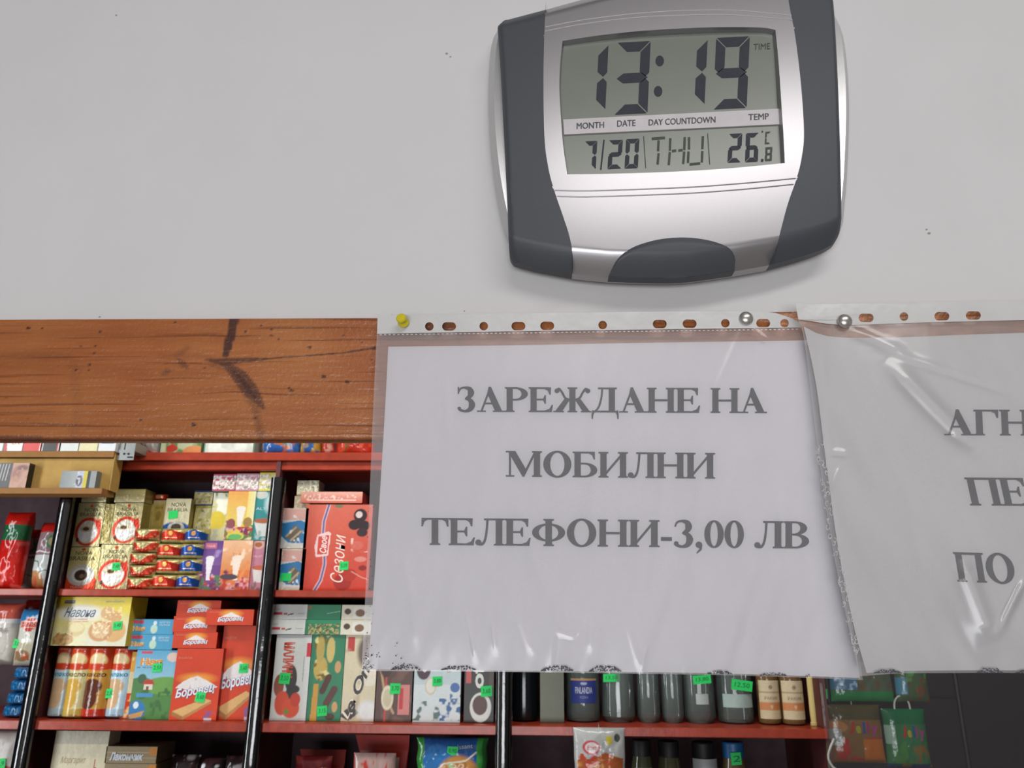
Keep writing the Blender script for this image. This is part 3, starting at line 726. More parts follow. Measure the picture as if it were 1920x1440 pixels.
def glyph(ch):
    o = []; T = .055
    if ch == 'Н': _stem(o, .09); _stem(o, .83); _rect(o, .3, .47, .84, .53); w_ = 1.13
    elif ch == 'П': _stem(o, .09); _stem(o, .83); _rect(o, .09, .945, 1.0, 1); w_ = 1.13
    elif ch == 'И': _stem(o, .09); _stem(o, .83); _stroke(o, [(.27, .13, .06), (.86, .87, .06)]); w_ = 1.13
    elif ch == 'Г': _stem(o, .09, top=False); _rect(o, .02, .955, .88, 1); o.append([(.6, .96), (.88, .96), (.87, .70), (.84, .70), (.78, .88)]); w_ = .92
    elif ch == 'Р': _stem(o, .09); _ring(o, .42, .735, .47, .265, .25, .215, -90, 90); _rect(o, .3, .95, .43, 1); _rect(o, .3, .47, .43, .52); w_ = .93
    elif ch == 'Т': _stem(o, .385, top=False); _rect(o, .02, .955, .965, 1); o.append([(.02, .96), (.25, .96), (.10, .88), (.045, .70), (.015, .70)]); o.append([(.965, .96), (.735, .96), (.885, .88), (.94, .70), (.97, .70)]); w_ = .985
    elif ch == 'Е':
        _stem(o, .09); _rect(o, .09, .955, .86, 1); _rect(o, .09, 0, .9, .045); _rect(o, .3, .485, .62, .53)
        o.append([(.6, .96), (.86, .96), (.85, .72), (.825, .72), (.76, .88)]); o.append([(.6, .04), (.9, .04), (.94, .28), (.915, .28), (.82, .12)]); o.append([(.64, .34), (.665, .34), (.665, .68), (.64, .68), (.58, .54), (.58, .48)]); w_ = .98
    elif ch == 'А':
        o.append([(.455, 1.01), (.53, 1.01), (.97, 0), (.72, 0), (.405, .76)]); _stroke(o, [(.17, .02, .05), (.46, .84, .05)]); _rect(o, .26, .31, .66, .36)
        _rect(o, .01, 0, .33, .032); _rect(o, .62, 0, 1.06, .032); w_ = 1.07
    elif ch == 'Л':
        _stem(o, .74); _rect(o, .32, .955, .95, 1); _stroke(o, [(.43, .97, .06), (.40, .55, .055), (.34, .2, .06), (.24, .04, .075), (.12, .035, .07)]); _dot(o, .10, .10, .10); w_ = 1.04
    elif ch == 'Д':
        _stem(o, .70, bot=False); _rect(o, .28, .955, .97, 1); _stroke(o, [(.43, .97, .05), (.40, .60, .05), (.30, .22, .055), (.17, .05, .05)]); _rect(o, .06, 0, 1.03, .05)
        _stroke(o, [(.10, .05, .1), (.055, -.10, .05), (.045, -.27, .025)]); _stroke(o, [(.99, .05, .1), (1.035, -.10, .05), (1.045, -.27, .025)]); w_ = 1.09
    elif ch == 'М':
        _stem(o, 1.08); _rect(o, .14, 0, .19, 1); _rect(o, .02, 0, .32, .032); _rect(o, .02, .968, .3, 1); _rect(o, 1.08, .968, 1.36, 1)
        o.append([(.10, 1), (.36, 1), (.78, .25), (.65, 0)]); o.append([(1.10, 1), (1.16, 1), (.70, 0), (.64, .03)]); w_ = 1.39
    elif ch == 'О': _ring(o, .57, .5, .52, .53, .285, .475); w_ = 1.14
    elif ch == '0': _ring(o, .36, .5, .34, .515, .15, .47); w_ = .73
    elif ch == 'Б':
        _stem(o, .09); _rect(o, .09, .955, .84, 1); o.append([(.6, .96), (.84, .96), (.84, .72), (.815, .72), (.76, .88)]); _ring(o, .46, .28, .47, .28, .25, .235, -90, 90); _rect(o, .3, .515, .47, .56); _rect(o, .3, 0, .47, .045); w_ = .98
    elif ch == 'В':
        _stem(o, .09); _ring(o, .44, .755, .41, .245, .19, .20, -90, 90); _ring(o, .44, .265, .48, .265, .25, .22, -90, 90); _rect(o, .3, .955, .45, 1); _rect(o, .3, 0, .45, .045); _rect(o, .3, .49, .45, .535); w_ = .97
    elif ch == 'Ф':
        _stem(o, .52); _ring(o, .60, .5, .56, .33, .34, .285, 90, 270); _ring(o, .65, .5, .56, .33, .34, .285, -90, 90); _rect(o, .55, .785, .75, .83); _rect(o, .55, .17, .75, .215); w_ = 1.25
    elif ch in 'З3':
        _stroke(o, [(.07, .78, .03), (.14, .93, .05), (.30, .985, .06), (.50, .93, .16), (.56, .77, .23), (.50, .62, .15), (.36, .53, .05)])
        _stroke(o, [(.34, .535, .05), (.52, .47, .14), (.60, .28, .235), (.52, .09, .16), (.33, .015, .07), (.14, .07, .09), (.07, .17, .05)])
        if ch == 'З': _rect(o, .06, .74, .085, 1.0)
        _dot(o, .11, .13, .055 if ch == 'З' else .075); w_ = .80 if ch == 'З' else .76
    elif ch == 'Ж':
        _stem(o, .62)
        for s_ in (-1, 1):
            c = .7275
            _stroke(o, [(c+s_*.09, .50, .05), (c+s_*.28, .58, .06), (c+s_*.40, .80, .06), (c+s_*.52, .95, .07), (c+s_*.60, .90, .06)]); _dot(o, c+s_*.60, .87, .085)
            o.append([(c+s_*.10, .53), (c+s_*.28, .56), (c+s_*.66, .03), (c+s_*.41, .03)]); _rect(o, min(c+s_*.34, c+s_*.73), 0, max(c+s_*.34, c+s_*.73), .032)
        w_ = 1.455
    elif ch == '-': _rect(o, .06, .24, .43, .36); w_ = .49
    elif ch == ',': _dot(o, .17, .09, .11); _stroke(o, [(.24, .08, .09), (.23, -.08, .06), (.10, -.22, .02)]); w_ = .36
    else: w_ = .37
    return o, w_
def fat(pl_, d):
    pl_ = [p for i, p in enumerate(pl_) if math.hypot(p[0]-pl_[i-1][0], p[1]-pl_[i-1][1]) > 1e-5]; out = []; n = len(pl_)
    for i in range(n):
        a, b, c = pl_[i-1], pl_[i], pl_[(i+1) % n]
        n1 = (b[1]-a[1], a[0]-b[0]); n2 = (c[1]-b[1], b[0]-c[0]); l1 = math.hypot(*n1); l2 = math.hypot(*n2)
        n1 = (n1[0]/l1, n1[1]/l1); n2 = (n2[0]/l2, n2[1]/l2); k = d/max(.5, 1+n1[0]*n2[0]+n1[1]*n2[1])
        out.append((b[0]+k*(n1[0]+n2[0]), b[1]+k*(n1[1]+n2[1])))
    return out
def serif_line(g, s_, x0, x1, yb0, yb1, cap, surf, m='toner', slant=0.):
    tot = sum(glyph(c)[1] for c in s_); k = (x1-x0)/tot; x = 0
    for ch in s_:
        polys, w_ = glyph(ch)
        for i, pl_ in enumerate(polys):
            a_ = sum(pl_[j][0]*pl_[(j+1) % len(pl_)][1]-pl_[(j+1) % len(pl_)][0]*pl_[j][1] for j in range(len(pl_)))
            if a_ < 0: pl_ = pl_[::-1]
            pl_ = fat(pl_, .013)
            U = np.array([x0+(x+p[0])*k-slant*(p[1])*cap for p in pl_]); V = np.array([yb0+(yb1-yb0)*(u-x0)/(x1-x0)-p[1]*cap for u, p in zip(U, pl_)])
            g.add(surf(U, V, -.00035-.00001*(i % 3)).tolist(), [tuple(range(len(pl_)))], m)
        x += w_

# ------------------------------------------------------------------ the two punched sleeves and their notices
def RAYP(U, V, Y):
    U = np.asarray(U, float); V = np.asarray(V, float)
    dx = _f.x*F_PX+R_.x*(U-960)+U_.x*(720-V); dy = _f.y*F_PX+R_.y*(U-960)+U_.y*(720-V); dz = _f.z*F_PX+R_.z*(U-960)+U_.z*(720-V)
    t = (Y-CAM.y)/dy; return np.stack([CAM.x+dx*t, Y+0*dx, CAM.z+dz*t], -1)
def hang1(U, V):   # gentle billow of sheet 1 (metres from the wall plane, towards the room)
    t = np.clip((V-640)/620, 0, 1); s_ = np.clip((U-690)/880, 0, 1)
    return -.0150-.0045*np.sin(t*math.pi*.5)*(1-.35*np.cos(s_*6.28))-.0015*t*s_
def hang2(U, V):
    t = np.clip((V-600)/660, 0, 1); s_ = np.clip((U-1500)/800, 0, 1.3)
    return -.0215-.004*np.exp(-((U-1495)/40)**2)*(1-t)-.008*np.sin(t*math.pi*.6)*(1+.4*np.sin(s_*5))-.003*t
FK, FK2 = .42, .6
def folds(U, V, L):
    h = 0*U
    for (x0, y0, x1, y1, wd, am) in L:
        dx, dy = x1-x0, y1-y0; LL = dx*dx+dy*dy; kk = ((U-x0)*dx+(V-y0)*dy)/LL; k = np.clip(kk, 0, 1)
        d = np.hypot(U-x0-k*dx, V-y0-k*dy); h += am*FK*np.exp(-(d/(wd*FK2))**2)*np.clip(4*np.minimum(k, 1-k)+.15, 0, 1)
    return h
F1 = [(875, 1140, 892, 1240, 5, .0011), (922, 1150, 930, 1228, 5, .0010), (970, 1150, 1000, 1230, 9, .0009), (1045, 1185, 1075, 1195, 7, .0010), (1080, 1195, 1100, 1150, 8, .0008), (1108, 1150, 1105, 1225, 8, .0010),
      (1175, 1170, 1200, 1255, 7, .0010), (1212, 1205, 1203, 1260, 4, .0010), (1250, 860, 1225, 1120, 16, .0010), (1330, 760, 1290, 1150, 20, .0012), (1405, 820, 1360, 1010, 12, .0012), (760, 1030, 790, 1240, 14, .0008),
      (1120, 760, 1110, 1120, 24, .0009), (835, 700, 845, 830, 12, .0006), (1460, 900, 1500, 1240, 14, .0010), (960, 900, 1030, 1130, 20, .0007), (700, 1080, 688, 1240, 5, .0008), (1190, 700, 1185, 900, 25, .0006), (1405, 610, 1440, 640, 6, .0014), (1400, 600, 1330, 760, 12, .0008)]
F2 = [(1665, 672, 1830, 840, 28, .0065), (1640, 650, 1900, 735, 12, .0014), (1802, 1045, 1862, 1200, 30, .0075), (1925, 1080, 1872, 1190, 12, .0040), (1583, 1190, 1592, 1240, 6, .0018), (1560, 845, 1590, 850, 8, .0014), (1575, 875, 1560, 915, 5, .0014),
      (1540, 640, 1560, 900, 10, .0010), (1560, 920, 1600, 1200, 8, .0010), (1700, 880, 1760, 1200, 28, .0016), (1590, 615, 1700, 660, 14, .0020), (1900, 640, 1990, 1200, 40, .002)]
def surf1(U, V, o=0): return RAYP(U, V, hang1(np.asarray(U, float), np.asarray(V, float))+o)
def surf2(U, V, o=0): return RAYP(U, V, hang2(np.asarray(U, float), np.asarray(V, float))+o)
def film1(U, V, o=0):
    U = np.asarray(U, float); V = np.asarray(V, float); t = np.clip((V-640)/620, 0, 1)
    wr = (vnoise(U/26+V/90, V/190, 21)-.5)*.0009*(.3+t)+(vnoise(U/11, V/60, 22)-.5)*.0003*t
    return RAYP(U, V, hang1(U, V)-.0016-folds(U, V, F1)+wr+o)
def film2(U, V, o=0):
    U = np.asarray(U, float); V = np.asarray(V, float); t = np.clip((V-600)/660, 0, 1)
    wr = (vnoise(U/40-V/80, V/170, 31)-.5)*.0014*(.4+t)
    return RAYP(U, V, hang2(U, V)-.0018-folds(U, V, F2)+wr+o)
def sheet(gm, T_, B_, L_, R__, nc, nr, fn, m, o=0.):
    q = coons(T_, B_, L_, R__, nc, nr); gm.grid(fn(q[..., 0], q[..., 1], o), m, flip=True); return q
def punched(outline, holes, fn, o):
    cu = bpy.data.curves.new('p', 'CURVE'); cu.dimensions = '2D'; cu.fill_mode = 'BOTH'
    def loop(pts):
        sp = cu.splines.new('POLY'); sp.points.add(len(pts)-1)
        for p, q in zip(sp.points, pts): p.co = (q[0]/100, -q[1]/100, 0, 1)
        sp.use_cyclic_u = True
    loop(outline)
    for (cx, cy, rx, ry) in holes:
        pts = []
        for i in range(28):
            a_ = 2*math.pi*i/28; c_, s_ = math.cos(a_), math.sin(a_)
            pts.append((cx+(rx-ry)*(1 if c_ > 0 else -1)+ry*c_, cy+ry*s_))
        loop(pts)
    ob = bpy.data.objects.new('p', cu); COL.objects.link(ob); dg = bpy.context.evaluated_depsgraph_get()
    me = bpy.data.meshes.new_from_object(ob.evaluated_get(dg)); v = np.array([tuple(x.co)[:2] for x in me.vertices])*[100, -100]; f = [tuple(p.vertices) for p in me.polygons]
    bpy.data.objects.remove(ob); bpy.data.curves.remove(cu); bpy.data.meshes.remove(me)
    return fn(v[:, 0], v[:, 1], o).tolist(), f
def grime(gm, spots, fn, o):
    for (x0, x1, y0, n, hgt) in spots:
        for i in range(int(n*1.5)):
            t = random.random(); u = x0+(x1-x0)*t; e_ = 1-abs(2*t-1); v = y0-1.5-random.random()*hgt*min(1, e_*2.2)*.75; r = random.uniform(.6, 1.4)
            a_ = random.random()*6; U = np.array([u+r*1.3*math.cos(a_+k*1.2566) for k in range(5)]); V = np.array([v+r*math.sin(a_+k*1.2566) for k in range(5)])
            gm.add(fn(U, V, o).tolist(), [(0, 1, 2, 3, 4)], 'dirt')

# sleeve 1
s1 = empty('punched_pocket', tuple(RAYP(1130, 1262, -.015)), 'clear punched pocket over the phone top-up notice, yellow pin at its top left', 'plastic pocket', 'clear plastic pockets pinned on the board')
L1 = [(707, 622), (700, 760), (688, 1050), (678, 1258)]; R1 = [(1503, 612), (1530, 700), (1560, 880), (1592, 1100), (1618, 1275)]
T1 = [(707, 622), (900, 620), (1130, 617), (1350, 614), (1503, 612)]; B1 = [(678, 1258), (850, 1259), (1130, 1262), (1400, 1267), (1618, 1275)]
g = G(); sheet(g, T1, B1, L1, R1, 300, 230, film1, 'sleeve')
g.build('front_film', s1, label='clear wrinkled front film')
g = G(); sheet(g, T1, B1, L1, R1, 60, 60, lambda U, V, o=0: surf1(U, V, .0012), 'sleeve_back'); g.build('back_film', s1, label='clear back film')
H1 = [(805, 612, 8, 8), (842, 612, 13, 8), (907, 611.5, 8, 8), (972, 611.5, 13, 8), (1026, 611, 13, 8), (1130, 609.5, 8, 8), (1237, 607.5, 13, 8), (1293, 607, 13, 8), (1360, 606, 8, 8), (1431, 606, 13, 8), (1471, 606, 8, 8)]
O1 = [(708, 590), (780, 590), (860, 589), (1000, 587), (1150, 585), (1300, 583.5), (1420, 583), (1455, 587), (1480, 595), (1500, 604), (1502, 614), (1350, 616), (1130, 619), (900, 622), (800, 624), (707, 626)]
def strip1(U, V, o=0): return RAYP(U, V, -.0175+.0030*np.clip((600-np.asarray(V, float))/20, 0, 1)+o)
g = G(); vs, fs = punched(O1, H1, lambda U, V, o=0: RAYP(U, V, -.0172), 0); g.add(vs, fs, 'holestrip'); g.build('punched_strip', s1, label='white strip with punched holes')
g = G(); grime(g, [(733, 788, 1257, 70, 12), (828, 892, 1257, 70, 9), (1015, 1075, 1259, 90, 12), (1105, 1165, 1260, 90, 13), (1325, 1372, 1265, 50, 7), (1425, 1475, 1268, 45, 7), (680, 700, 1256, 18, 60), (700, 760, 1250, 8, 60), (1510, 1520, 1270, 4, 5)], film1, -.0004)
for k in range(26):
    u = random.uniform(684, 700); v = random.uniform(940, 1250); r = random.uniform(.6, 1.5)
    g.add(film1(np.array([u-r, u, u+r, u]), np.array([v, v+r, v, v-r]), -.0004).tolist(), [(0, 1, 2, 3)], 'dirt')
g.build('grime', s1, label='dark grime along the lower seam', kind='stuff')
# stitched weld line under the strip
g = G()
for k in range(95):
    u = 712+k*8.3; v = 627-(u-712)*.0135; g.add(film1(np.array([u, u+4, u+4, u]), np.array([v, v, v+1.6, v+1.6]), -.0003).tolist(), [(0, 1, 2, 3)], 'holestrip')
g.build('weld_line', s1, label='dotted weld line')
g = G(); PT1 = [(728, 650), (950, 647.5), (1200, 643), (1400, 640), (1528, 638)]; PB1 = [(690, 1255), (900, 1257), (1200, 1260), (1400, 1264), (1612, 1271)]
PL1 = [(728, 650), (720, 800), (705, 1040), (690, 1255)]; PR1 = [(1528, 638), (1549, 800), (1578, 1020), (1612, 1271)]
sheet(g, PT1, PB1, PL1, PR1, 60, 60, surf1, 'paper')
sheet(g, PT1, PB1, PL1, PR1, 30, 30, lambda U, V, o=0: surf1(U, V, .0002), 'paper')
serif_line(g, 'ЗАРЕЖДАНЕ НА', 856, 1438, 771.5, 774, 45.5, surf1)
serif_line(g, 'МОБИЛНИ', 948, 1341, 893, 897, 47, surf1)
serif_line(g, 'ТЕЛЕФОНИ-3,00 ЛВ', 790, 1519, 1021, 1028, 49.5, surf1)
g.build('paper_notice', label='white paper notice reading ЗАРЕЖДАНЕ НА МОБИЛНИ ТЕЛЕФОНИ-3,00 ЛВ in bold grey capitals', cat='notice', group='paper notices in the pockets', smooth=False)
# sleeve 2
s2 = empty('punched_pocket', tuple(RAYP(1900, 1262, -.022)), 'clear punched pocket at the right, its corner lapping over the phone notice, streaked with glare', 'plastic pocket', 'clear plastic pockets pinned on the board')
L2 = [(1497, 600), (1508, 640), (1528, 800), (1550, 960), (1575, 1100), (1612, 1268)]; T2 = [(1497, 600), (1560, 609), (1640, 607), (1750, 601), (1920, 597), (2300, 588)]
B2 = [(1612, 1268), (1680, 1263), (1760, 1262), (1920, 1262), (2150, 1268), (2540, 1290)]; R2 = [(2300, 588), (2360, 760), (2440, 1000), (2540, 1290)]
g = G(); sheet(g, T2, B2, L2, R2, 320, 220, film2, 'sleeve'); g.build('front_film', s2, label='clear wrinkled front film')
g = G(); sheet(g, T2, B2, L2, R2, 60, 60, lambda U, V, o=0: surf2(U, V, .0012), 'sleeve_back'); g.build('back_film', s2, label='clear back film')
H2 = [(1624, 596, 14, 8), (1695, 593.5, 8, 8), (1766, 593, 14, 8), (1825, 591.5, 14, 8), (1940, 589, 8, 8), (2050, 586, 14, 8), (2110, 584, 14, 8)]
O2 = [(1491, 567), (1520, 570), (1560, 570), (1650, 568), (1800, 565), (1920, 562), (2300, 552), (2300, 590), (1920, 600), (1750, 604), (1640, 608), (1590, 610), (1550, 607), (1520, 602), (1497, 599)]
g = G(); vs, fs = punched(O2, H2, lambda U, V, o=0: RAYP(U, V, -.0240-.002*np.exp(-((U-1491)/30)**2)), 0); g.add(vs, fs, 'holestrip'); g.build('punched_strip', s2, label='white strip with punched holes')
g = G(); grime(g, [(1640, 1690, 1263, 60, 8), (1832, 1880, 1263, 60, 12), (1905, 1960, 1263, 60, 7)], film2, -.0004); g.build('grime', s2, label='dark grime along the lower seam', kind='stuff')
# crinkled weld along the left seam of sleeve 2
g = G()
for k in range(70):
    t = random.random(); v = 830+t*400; u = float(np.interp(v, [p[1] for p in L2], [p[0] for p in L2]))+random.uniform(-3, 12)
    r = random.uniform(1.2, 3.5); n = 7; th0 = random.random()*6
    path = film2(np.array([u+r*math.cos(th0+j*.7) for j in range(n)]), np.array([v+1.6*r*math.sin(th0+j*.7) for j in range(n)]), -.0004)
    g.tube([tuple(p) for p in path], .00018, 'holestrip', n=5)
g.build('weld_line', s2, label='crinkled weld seam')
g = G(); PT2 = [(1507, 612), (1535, 626), (1580, 633), (1700, 632), (1800, 628), (1920, 624), (2290, 612)]; PB2 = [(1625, 1262), (1700, 1258), (1920, 1257), (2150, 1262), (2515, 1284)]
PL2 = [(1507, 612), (1530, 720), (1548, 860), (1572, 1030), (1600, 1170), (1625, 1262)]; PR2 = [(2290, 612), (2340, 770), (2420, 1000), (2515, 1284)]
sheet(g, PT2, PB2, PL2, PR2, 70, 60, surf2, 'paper2'); sheet(g, PT2, PB2, PL2, PR2, 30, 30, lambda U, V, o=0: surf2(U, V, .0002), 'paper2')
serif_line(g, 'АГН', 1771, 1934, 815.5, 816, 47, surf2, slant=.04)
serif_line(g, 'ПЕ', 1819, 1935, 947, 948, 51, surf2, slant=.22)
serif_line(g, 'ПО', 1795, 1908, 1090, 1094, 54, surf2, slant=.16)
g.build('paper_notice', label='white paper notice at the right edge, its lettering starting АГН', cat='notice', group='paper notices in the pockets', smooth=False)

# ------------------------------------------------------------------ pins
pb = RAYP(757, 606, -.018); g = G()
ax = Vector((-.10, -1, .12))
g.lathe([(0, 0), (.0036, .0002), (.0038, .0012), (.0026, .0022), (.0019, .004), (.0018, .0048), (.0027, .0056), (.0034, .0062), (.0034, .0073), (.0028, .0080), (0, .0081)], *pb, 'yellow_plastic', axis=ax)
pin = g.build('push_pin', label='yellow plastic push pin at the top left corner of the phone notice pocket', cat='pin', origin=tuple(pb))
g = G(); g.lathe([(0, .0), (.0005, .0), (.0005, -.009), (0, -.010)], *pb, 'pinsteel', axis=ax, n=8); sp_ = g.build('needle', pin, label='steel needle')
for (u, v, yy, lb) in ((1399, 597, -.0176, 'domed steel thumbtack on the phone notice pocket, near its right end'), (1584, 602, -.0262, 'domed steel thumbtack on the right-hand pocket')):
    c_ = RAYP(u, v, yy); g = G(); r = .0048
    g.lathe([(r*math.cos(a_), r*.62*math.sin(a_)) for a_ in np.linspace(0, math.pi/2, 10)][::1], *c_, 'pinsteel', axis=(0, -1, 0), n=32)
    t_ = g.build('thumbtack', label=lb, cat='thumbtack', group='steel thumbtacks on the pockets', origin=tuple(c_))
    g = G(); g.lathe([(.0006, 0), (.0006, -.010), (0, -.0115)], *c_, 'pinsteel', axis=(0, -1, 0), n=8); g.build('needle', t_, label='steel needle')

# ------------------------------------------------------------------ the red shelving behind the opening
SY = 1.300                       # plane of the shelf fronts
zA, zB, zC = P(450, 848, SY).z, P(450, 1106, SY).z, P(450, 1355, SY).z
zD = zC-.30
def sx(u, v, Y=SY): return P(u, v, Y).x
X_L, X_R = -1.62, sx(1553, 1370)
unit = empty('shelving_unit', (0, SY+.15, 0), 'red painted wooden shelving unit with black uprights, seen through the opening', 'shelves')
def shelf(z, x0, x1, th=.0155, name='shelf_board', extra=None):
    g = G(); g.box((x0, SY, z-th), (x1, SY+.30, z), 'red', bev=.0015)
    if extra: g.box(*extra, 'red', bev=.0015)
    return g.build(name, unit, smooth=False)
pA = sx(525, 1100); p1x, p2x, p3x = P(98, 1106, SY).x, P(503, 1106, SY).x, P(945, 1300, SY).x
shelf(zA, X_L, X_R, th=.020, extra=((X_L, SY+.012, zA-.041), (X_R, SY+.03, zA-.0205)))
shelf(zB, X_L, X_R); th_c = zC-P(450, 1373, SY).z
shelf(zC, X_L, X_R, th=th_c); shelf(zD, X_L, X_R, th=th_c); shelf(zD-.32, X_L, X_R, th=th_c); shelf(zD-.66, X_L, X_R, th=th_c); shelf(zA+.33, X_L, X_R, th=.02)
g = G(); g.box((X_L, SY+.301, .02), (X_R, SY+.315, zA+.35), 'back'); g.build('back_panel', unit, smooth=False)
for x in (X_L, p1x-.012, p2x-.006, p3x+.003, X_R):
    g = G(); zs = [.02, zD-.66-th_c, zD-.66, zD-.32-th_c, zD-.32, zD-th_c, zD, zC-th_c, zC, zB-.0155, zB, zA-.0205, zA, zA+.31]
    for k in range(0, len(zs)-(0 if x in (X_L, X_R) else 2), 2): g.box((x-.005, SY+.004, zs[k]+.0003), (x+.005, SY+.30, zs[k+1]-.0003), 'reddark')
    g.build('divider', unit, smooth=False)
def post(x, zt, r=.0178, name='upright'):
    g = G(); n = 22
    prof = []
    for k in range(n):       # a D-section tube, flat to the shelf
        a_ = math.pi*k/(n-1); prof.append((-r*math.cos(a_), -.016*math.sin(a_)**.8))
    zz = np.concatenate([np.linspace(.02, zt, 90)]); rows = []
    for z in zz:
        w_ = (math.sin(z*70)+math.sin(z*171+1))*.00015
        rows.append([(x+a*(1+w_*20), SY-.001+b+w_, z) for a, b in prof])
    g.grid(np.array(rows), 'black')
    g.add([(x-r, SY-.0012, .02), (x+r, SY-.0012, .02), (x+r, SY-.0012, zt), (x-r, SY-.0012, zt)], [(0, 1, 2, 3)], 'black')
    g.add(rows[-1], [tuple(range(n))], 'black'); g.build(name, unit, label='glossy black upright')
post(p1x, P(131, 931, SY).z); post(p2x, P(526, 897, SY).z); post(p3x, P(945, 880, SY).z); 
# ------------------------------------------------------------------ goods
GOLD, GOLD2, RED, CREAM = 'b5a870', '857840', 'd24522', 'e0dcc0'
def coffee_red(side=GOLD2):
    return (Art('c2b888', side).e(.5, .34, .47, .33, 'c8351f').e(.5, .33, .36, .26, 'd9d4c0').p([(.72, .52), (.9, .66), (.97, .44), (.92, .3)], 'c8351f').e(.42, .30, .25, .19, 'e8e8e8').e(.42, .40, .22, .07, 'cbbd9c').e(.42, .40, .12, .045, '5a3d2a')
            .l([(.66, .32), (.82, .38), (.80, .26), (.62, .2)], .035, 'ececec').e(.17, .15, .05, .05, '42332c').t('NOVA', .52, .84, .5, '50462f', h=.085).t('BRASILIA', .5, .73, .78, '50462f', h=.085).e(.5, .93, .06, .035, RED).t('КЛАСИК', .5, .56, .3, 'f3e6dc', h=.025))
def coffee_saucer():
    return (Art('c8bb80', GOLD2).r(0, 0, 1, .16, RED).p([(.6, .16), (1, .16), (1, .22), (.85, .36), (.6, .1)], RED).p([(0, .16), (0, .3), (.2, .16)], RED).e(.46, .33, .43, .25, 'bdbcb6').e(.46, .33, .30, .18, 'd9d8d2').e(.46, .33, .21, .13, '41302a').e(.5, .31, .08, .05, '7d6a58')
            .t('NOVA', .45, .86, .55, '3a3524', h=.09).t('BRASILIA', .42, .73, .84, '3a3524', h=.10).e(.42, .95, .07, .03, RED).t('CLASSIC', .4, .05, .42, 'f0d8cc', h=.04))
c1 = put('coffee_pack', coffee_saucer(), (120, 178, 1026, 1106), 'gold coffee pack with a cup and saucer seen from above, bottom left of the coffees', 'coffee', 'gold coffee packs', base=zB, D=.05, mat='foil', seed=2)
c2 = put('coffee_pack', coffee_red(), (177, 236, 1021, 1106), 'gold coffee pack with red ring and white cup, green tag on its cup, bottom row', 'coffee', 'gold coffee packs', base=zB, D=.05, mat='foil', stick=(218, 1062, 16, 15, '7,60'))
zt = TOP[c1.name]+.001
c3 = put('coffee_pack', coffee_red(), (134, 185, 943, 1025), 'gold coffee pack with red ring and cup, standing on the cup and saucer pack', 'coffee', 'gold coffee packs', base=zt, D=.05, mat='foil')
c4 = put('coffee_pack', coffee_red(), (204, 258, 943, 1020), 'gold coffee pack with red ring, upper row, left of the narrow tiny-tagged pack', 'coffee', 'gold coffee packs', base=TOP[c2.name]+.001, D=.05, mat='foil')
side = Art('a3945a', GOLD2).n(14, 'd7cc9a', .62).e(.5, .6, .3, .06, '8d7e40')
c5 = put('coffee_pack', side, (187, 203, 945, 1020), 'narrow olive gold coffee pack seen edge on between the two upper red ring packs', 'coffee', 'gold coffee packs', base=TOP[c2.name]+.001, D=.05, mat='foil')
lying = lambda: Art('c8bd84', GOLD2).g(0, .6, 'ded6aa', 'b5a96c').n(10, 'f0ebd0', .62, 0, .1, 1, .6).r(0, .93, 1, 1, 'a2955a')
put('coffee_brick', lying(), (152, 198, 927, 942), 'gold foil brick lying on the left upper red ring coffee pack', 'coffee', 'gold foil bricks lying on the coffee', base=TOP[c3.name]+.001, D=.05, mat='foil')
put('coffee_brick', lying(), (214, 270, 917, 942), 'gold foil brick lying on the right upper red ring coffee pack', 'coffee', 'gold foil bricks lying on the coffee', base=TOP[c4.name]+.001, D=.05, mat='foil')
# small sachets: butterfly, red and blue ones in stacks
def butterfly(): return Art('b3a972', GOLD2).p([(0, .75), (.12, .92), (.45, .30), (.55, .30), (.86, .9), (1, .7), (.96, .25), (.6, 0), (.4, 0), (.1, .2)], 'c93a20').e(.06, .35, .12, .2, '7c4c34').n(8, 'efe9cc', .68)
def band(c): return Art('c2b880', GOLD2).p([(0, .18), (1, .18), (1, .62), (.66, .80), (.5, .9), (.34, .80), (0, .62)], c).e(.5, .62, .10, .16, 'd9a050').r(.25, .30, .75, .34, 'e8c8a0').n(7, 'f4efd4', .66, 0, .8, 1, 1).n(7, 'b5a96c', .6, 0, 0, 1, .16)
def stack(fn, name, px0, n, hpx, label, cat, group, Yo, mat='foil', D=.05, sh=0., st=None):
    u0, u1, vb = px0; prev = zB; H = hpx*.00126
    names = ['lowest', 'second from the bottom', 'middle', 'second from the top', 'topmost'] if n == 5 else ['lowest', 'second from the bottom', 'second from the top', 'topmost']
    o = put(name, fn, (u0, u1, vb-hpx, vb), label % names[0], cat, group, Y=Yo, base=prev, H=H, D=D, mat=mat, prof='bag', bulge=D*.55, seed=4)
    for k in range(1, n): dup(o, name, sh*k+(.0015 if k % 2 else -.001), (H+.0004)*k, label % names[k], rotz=random.uniform(-3, 3))
stack(butterfly(), 'coffee_sachet', (228, 281, 1106), 5, 22, 'small gold coffee sachet with red wing shapes, %s of its stack', 'coffee', 'stacked sachets with red wings', 1.312, D=.036)
stack(band('c8321e'), 'coffee_sachet', (274, 325, 1106), 4, 28, 'small gold coffee sachet with a red band, %s of its stack', 'coffee', 'stacked sachets with red bands', 1.320, D=.045, sh=.0022)
stack(band('1c4f9e'), 'coffee_sachet', (321, 369, 1106), 4, 28, 'small gold coffee sachet with a blue band, %s of its stack', 'coffee', 'stacked sachets with blue bands', 1.320, D=.045, sh=.0016)
zz = zB+.1425
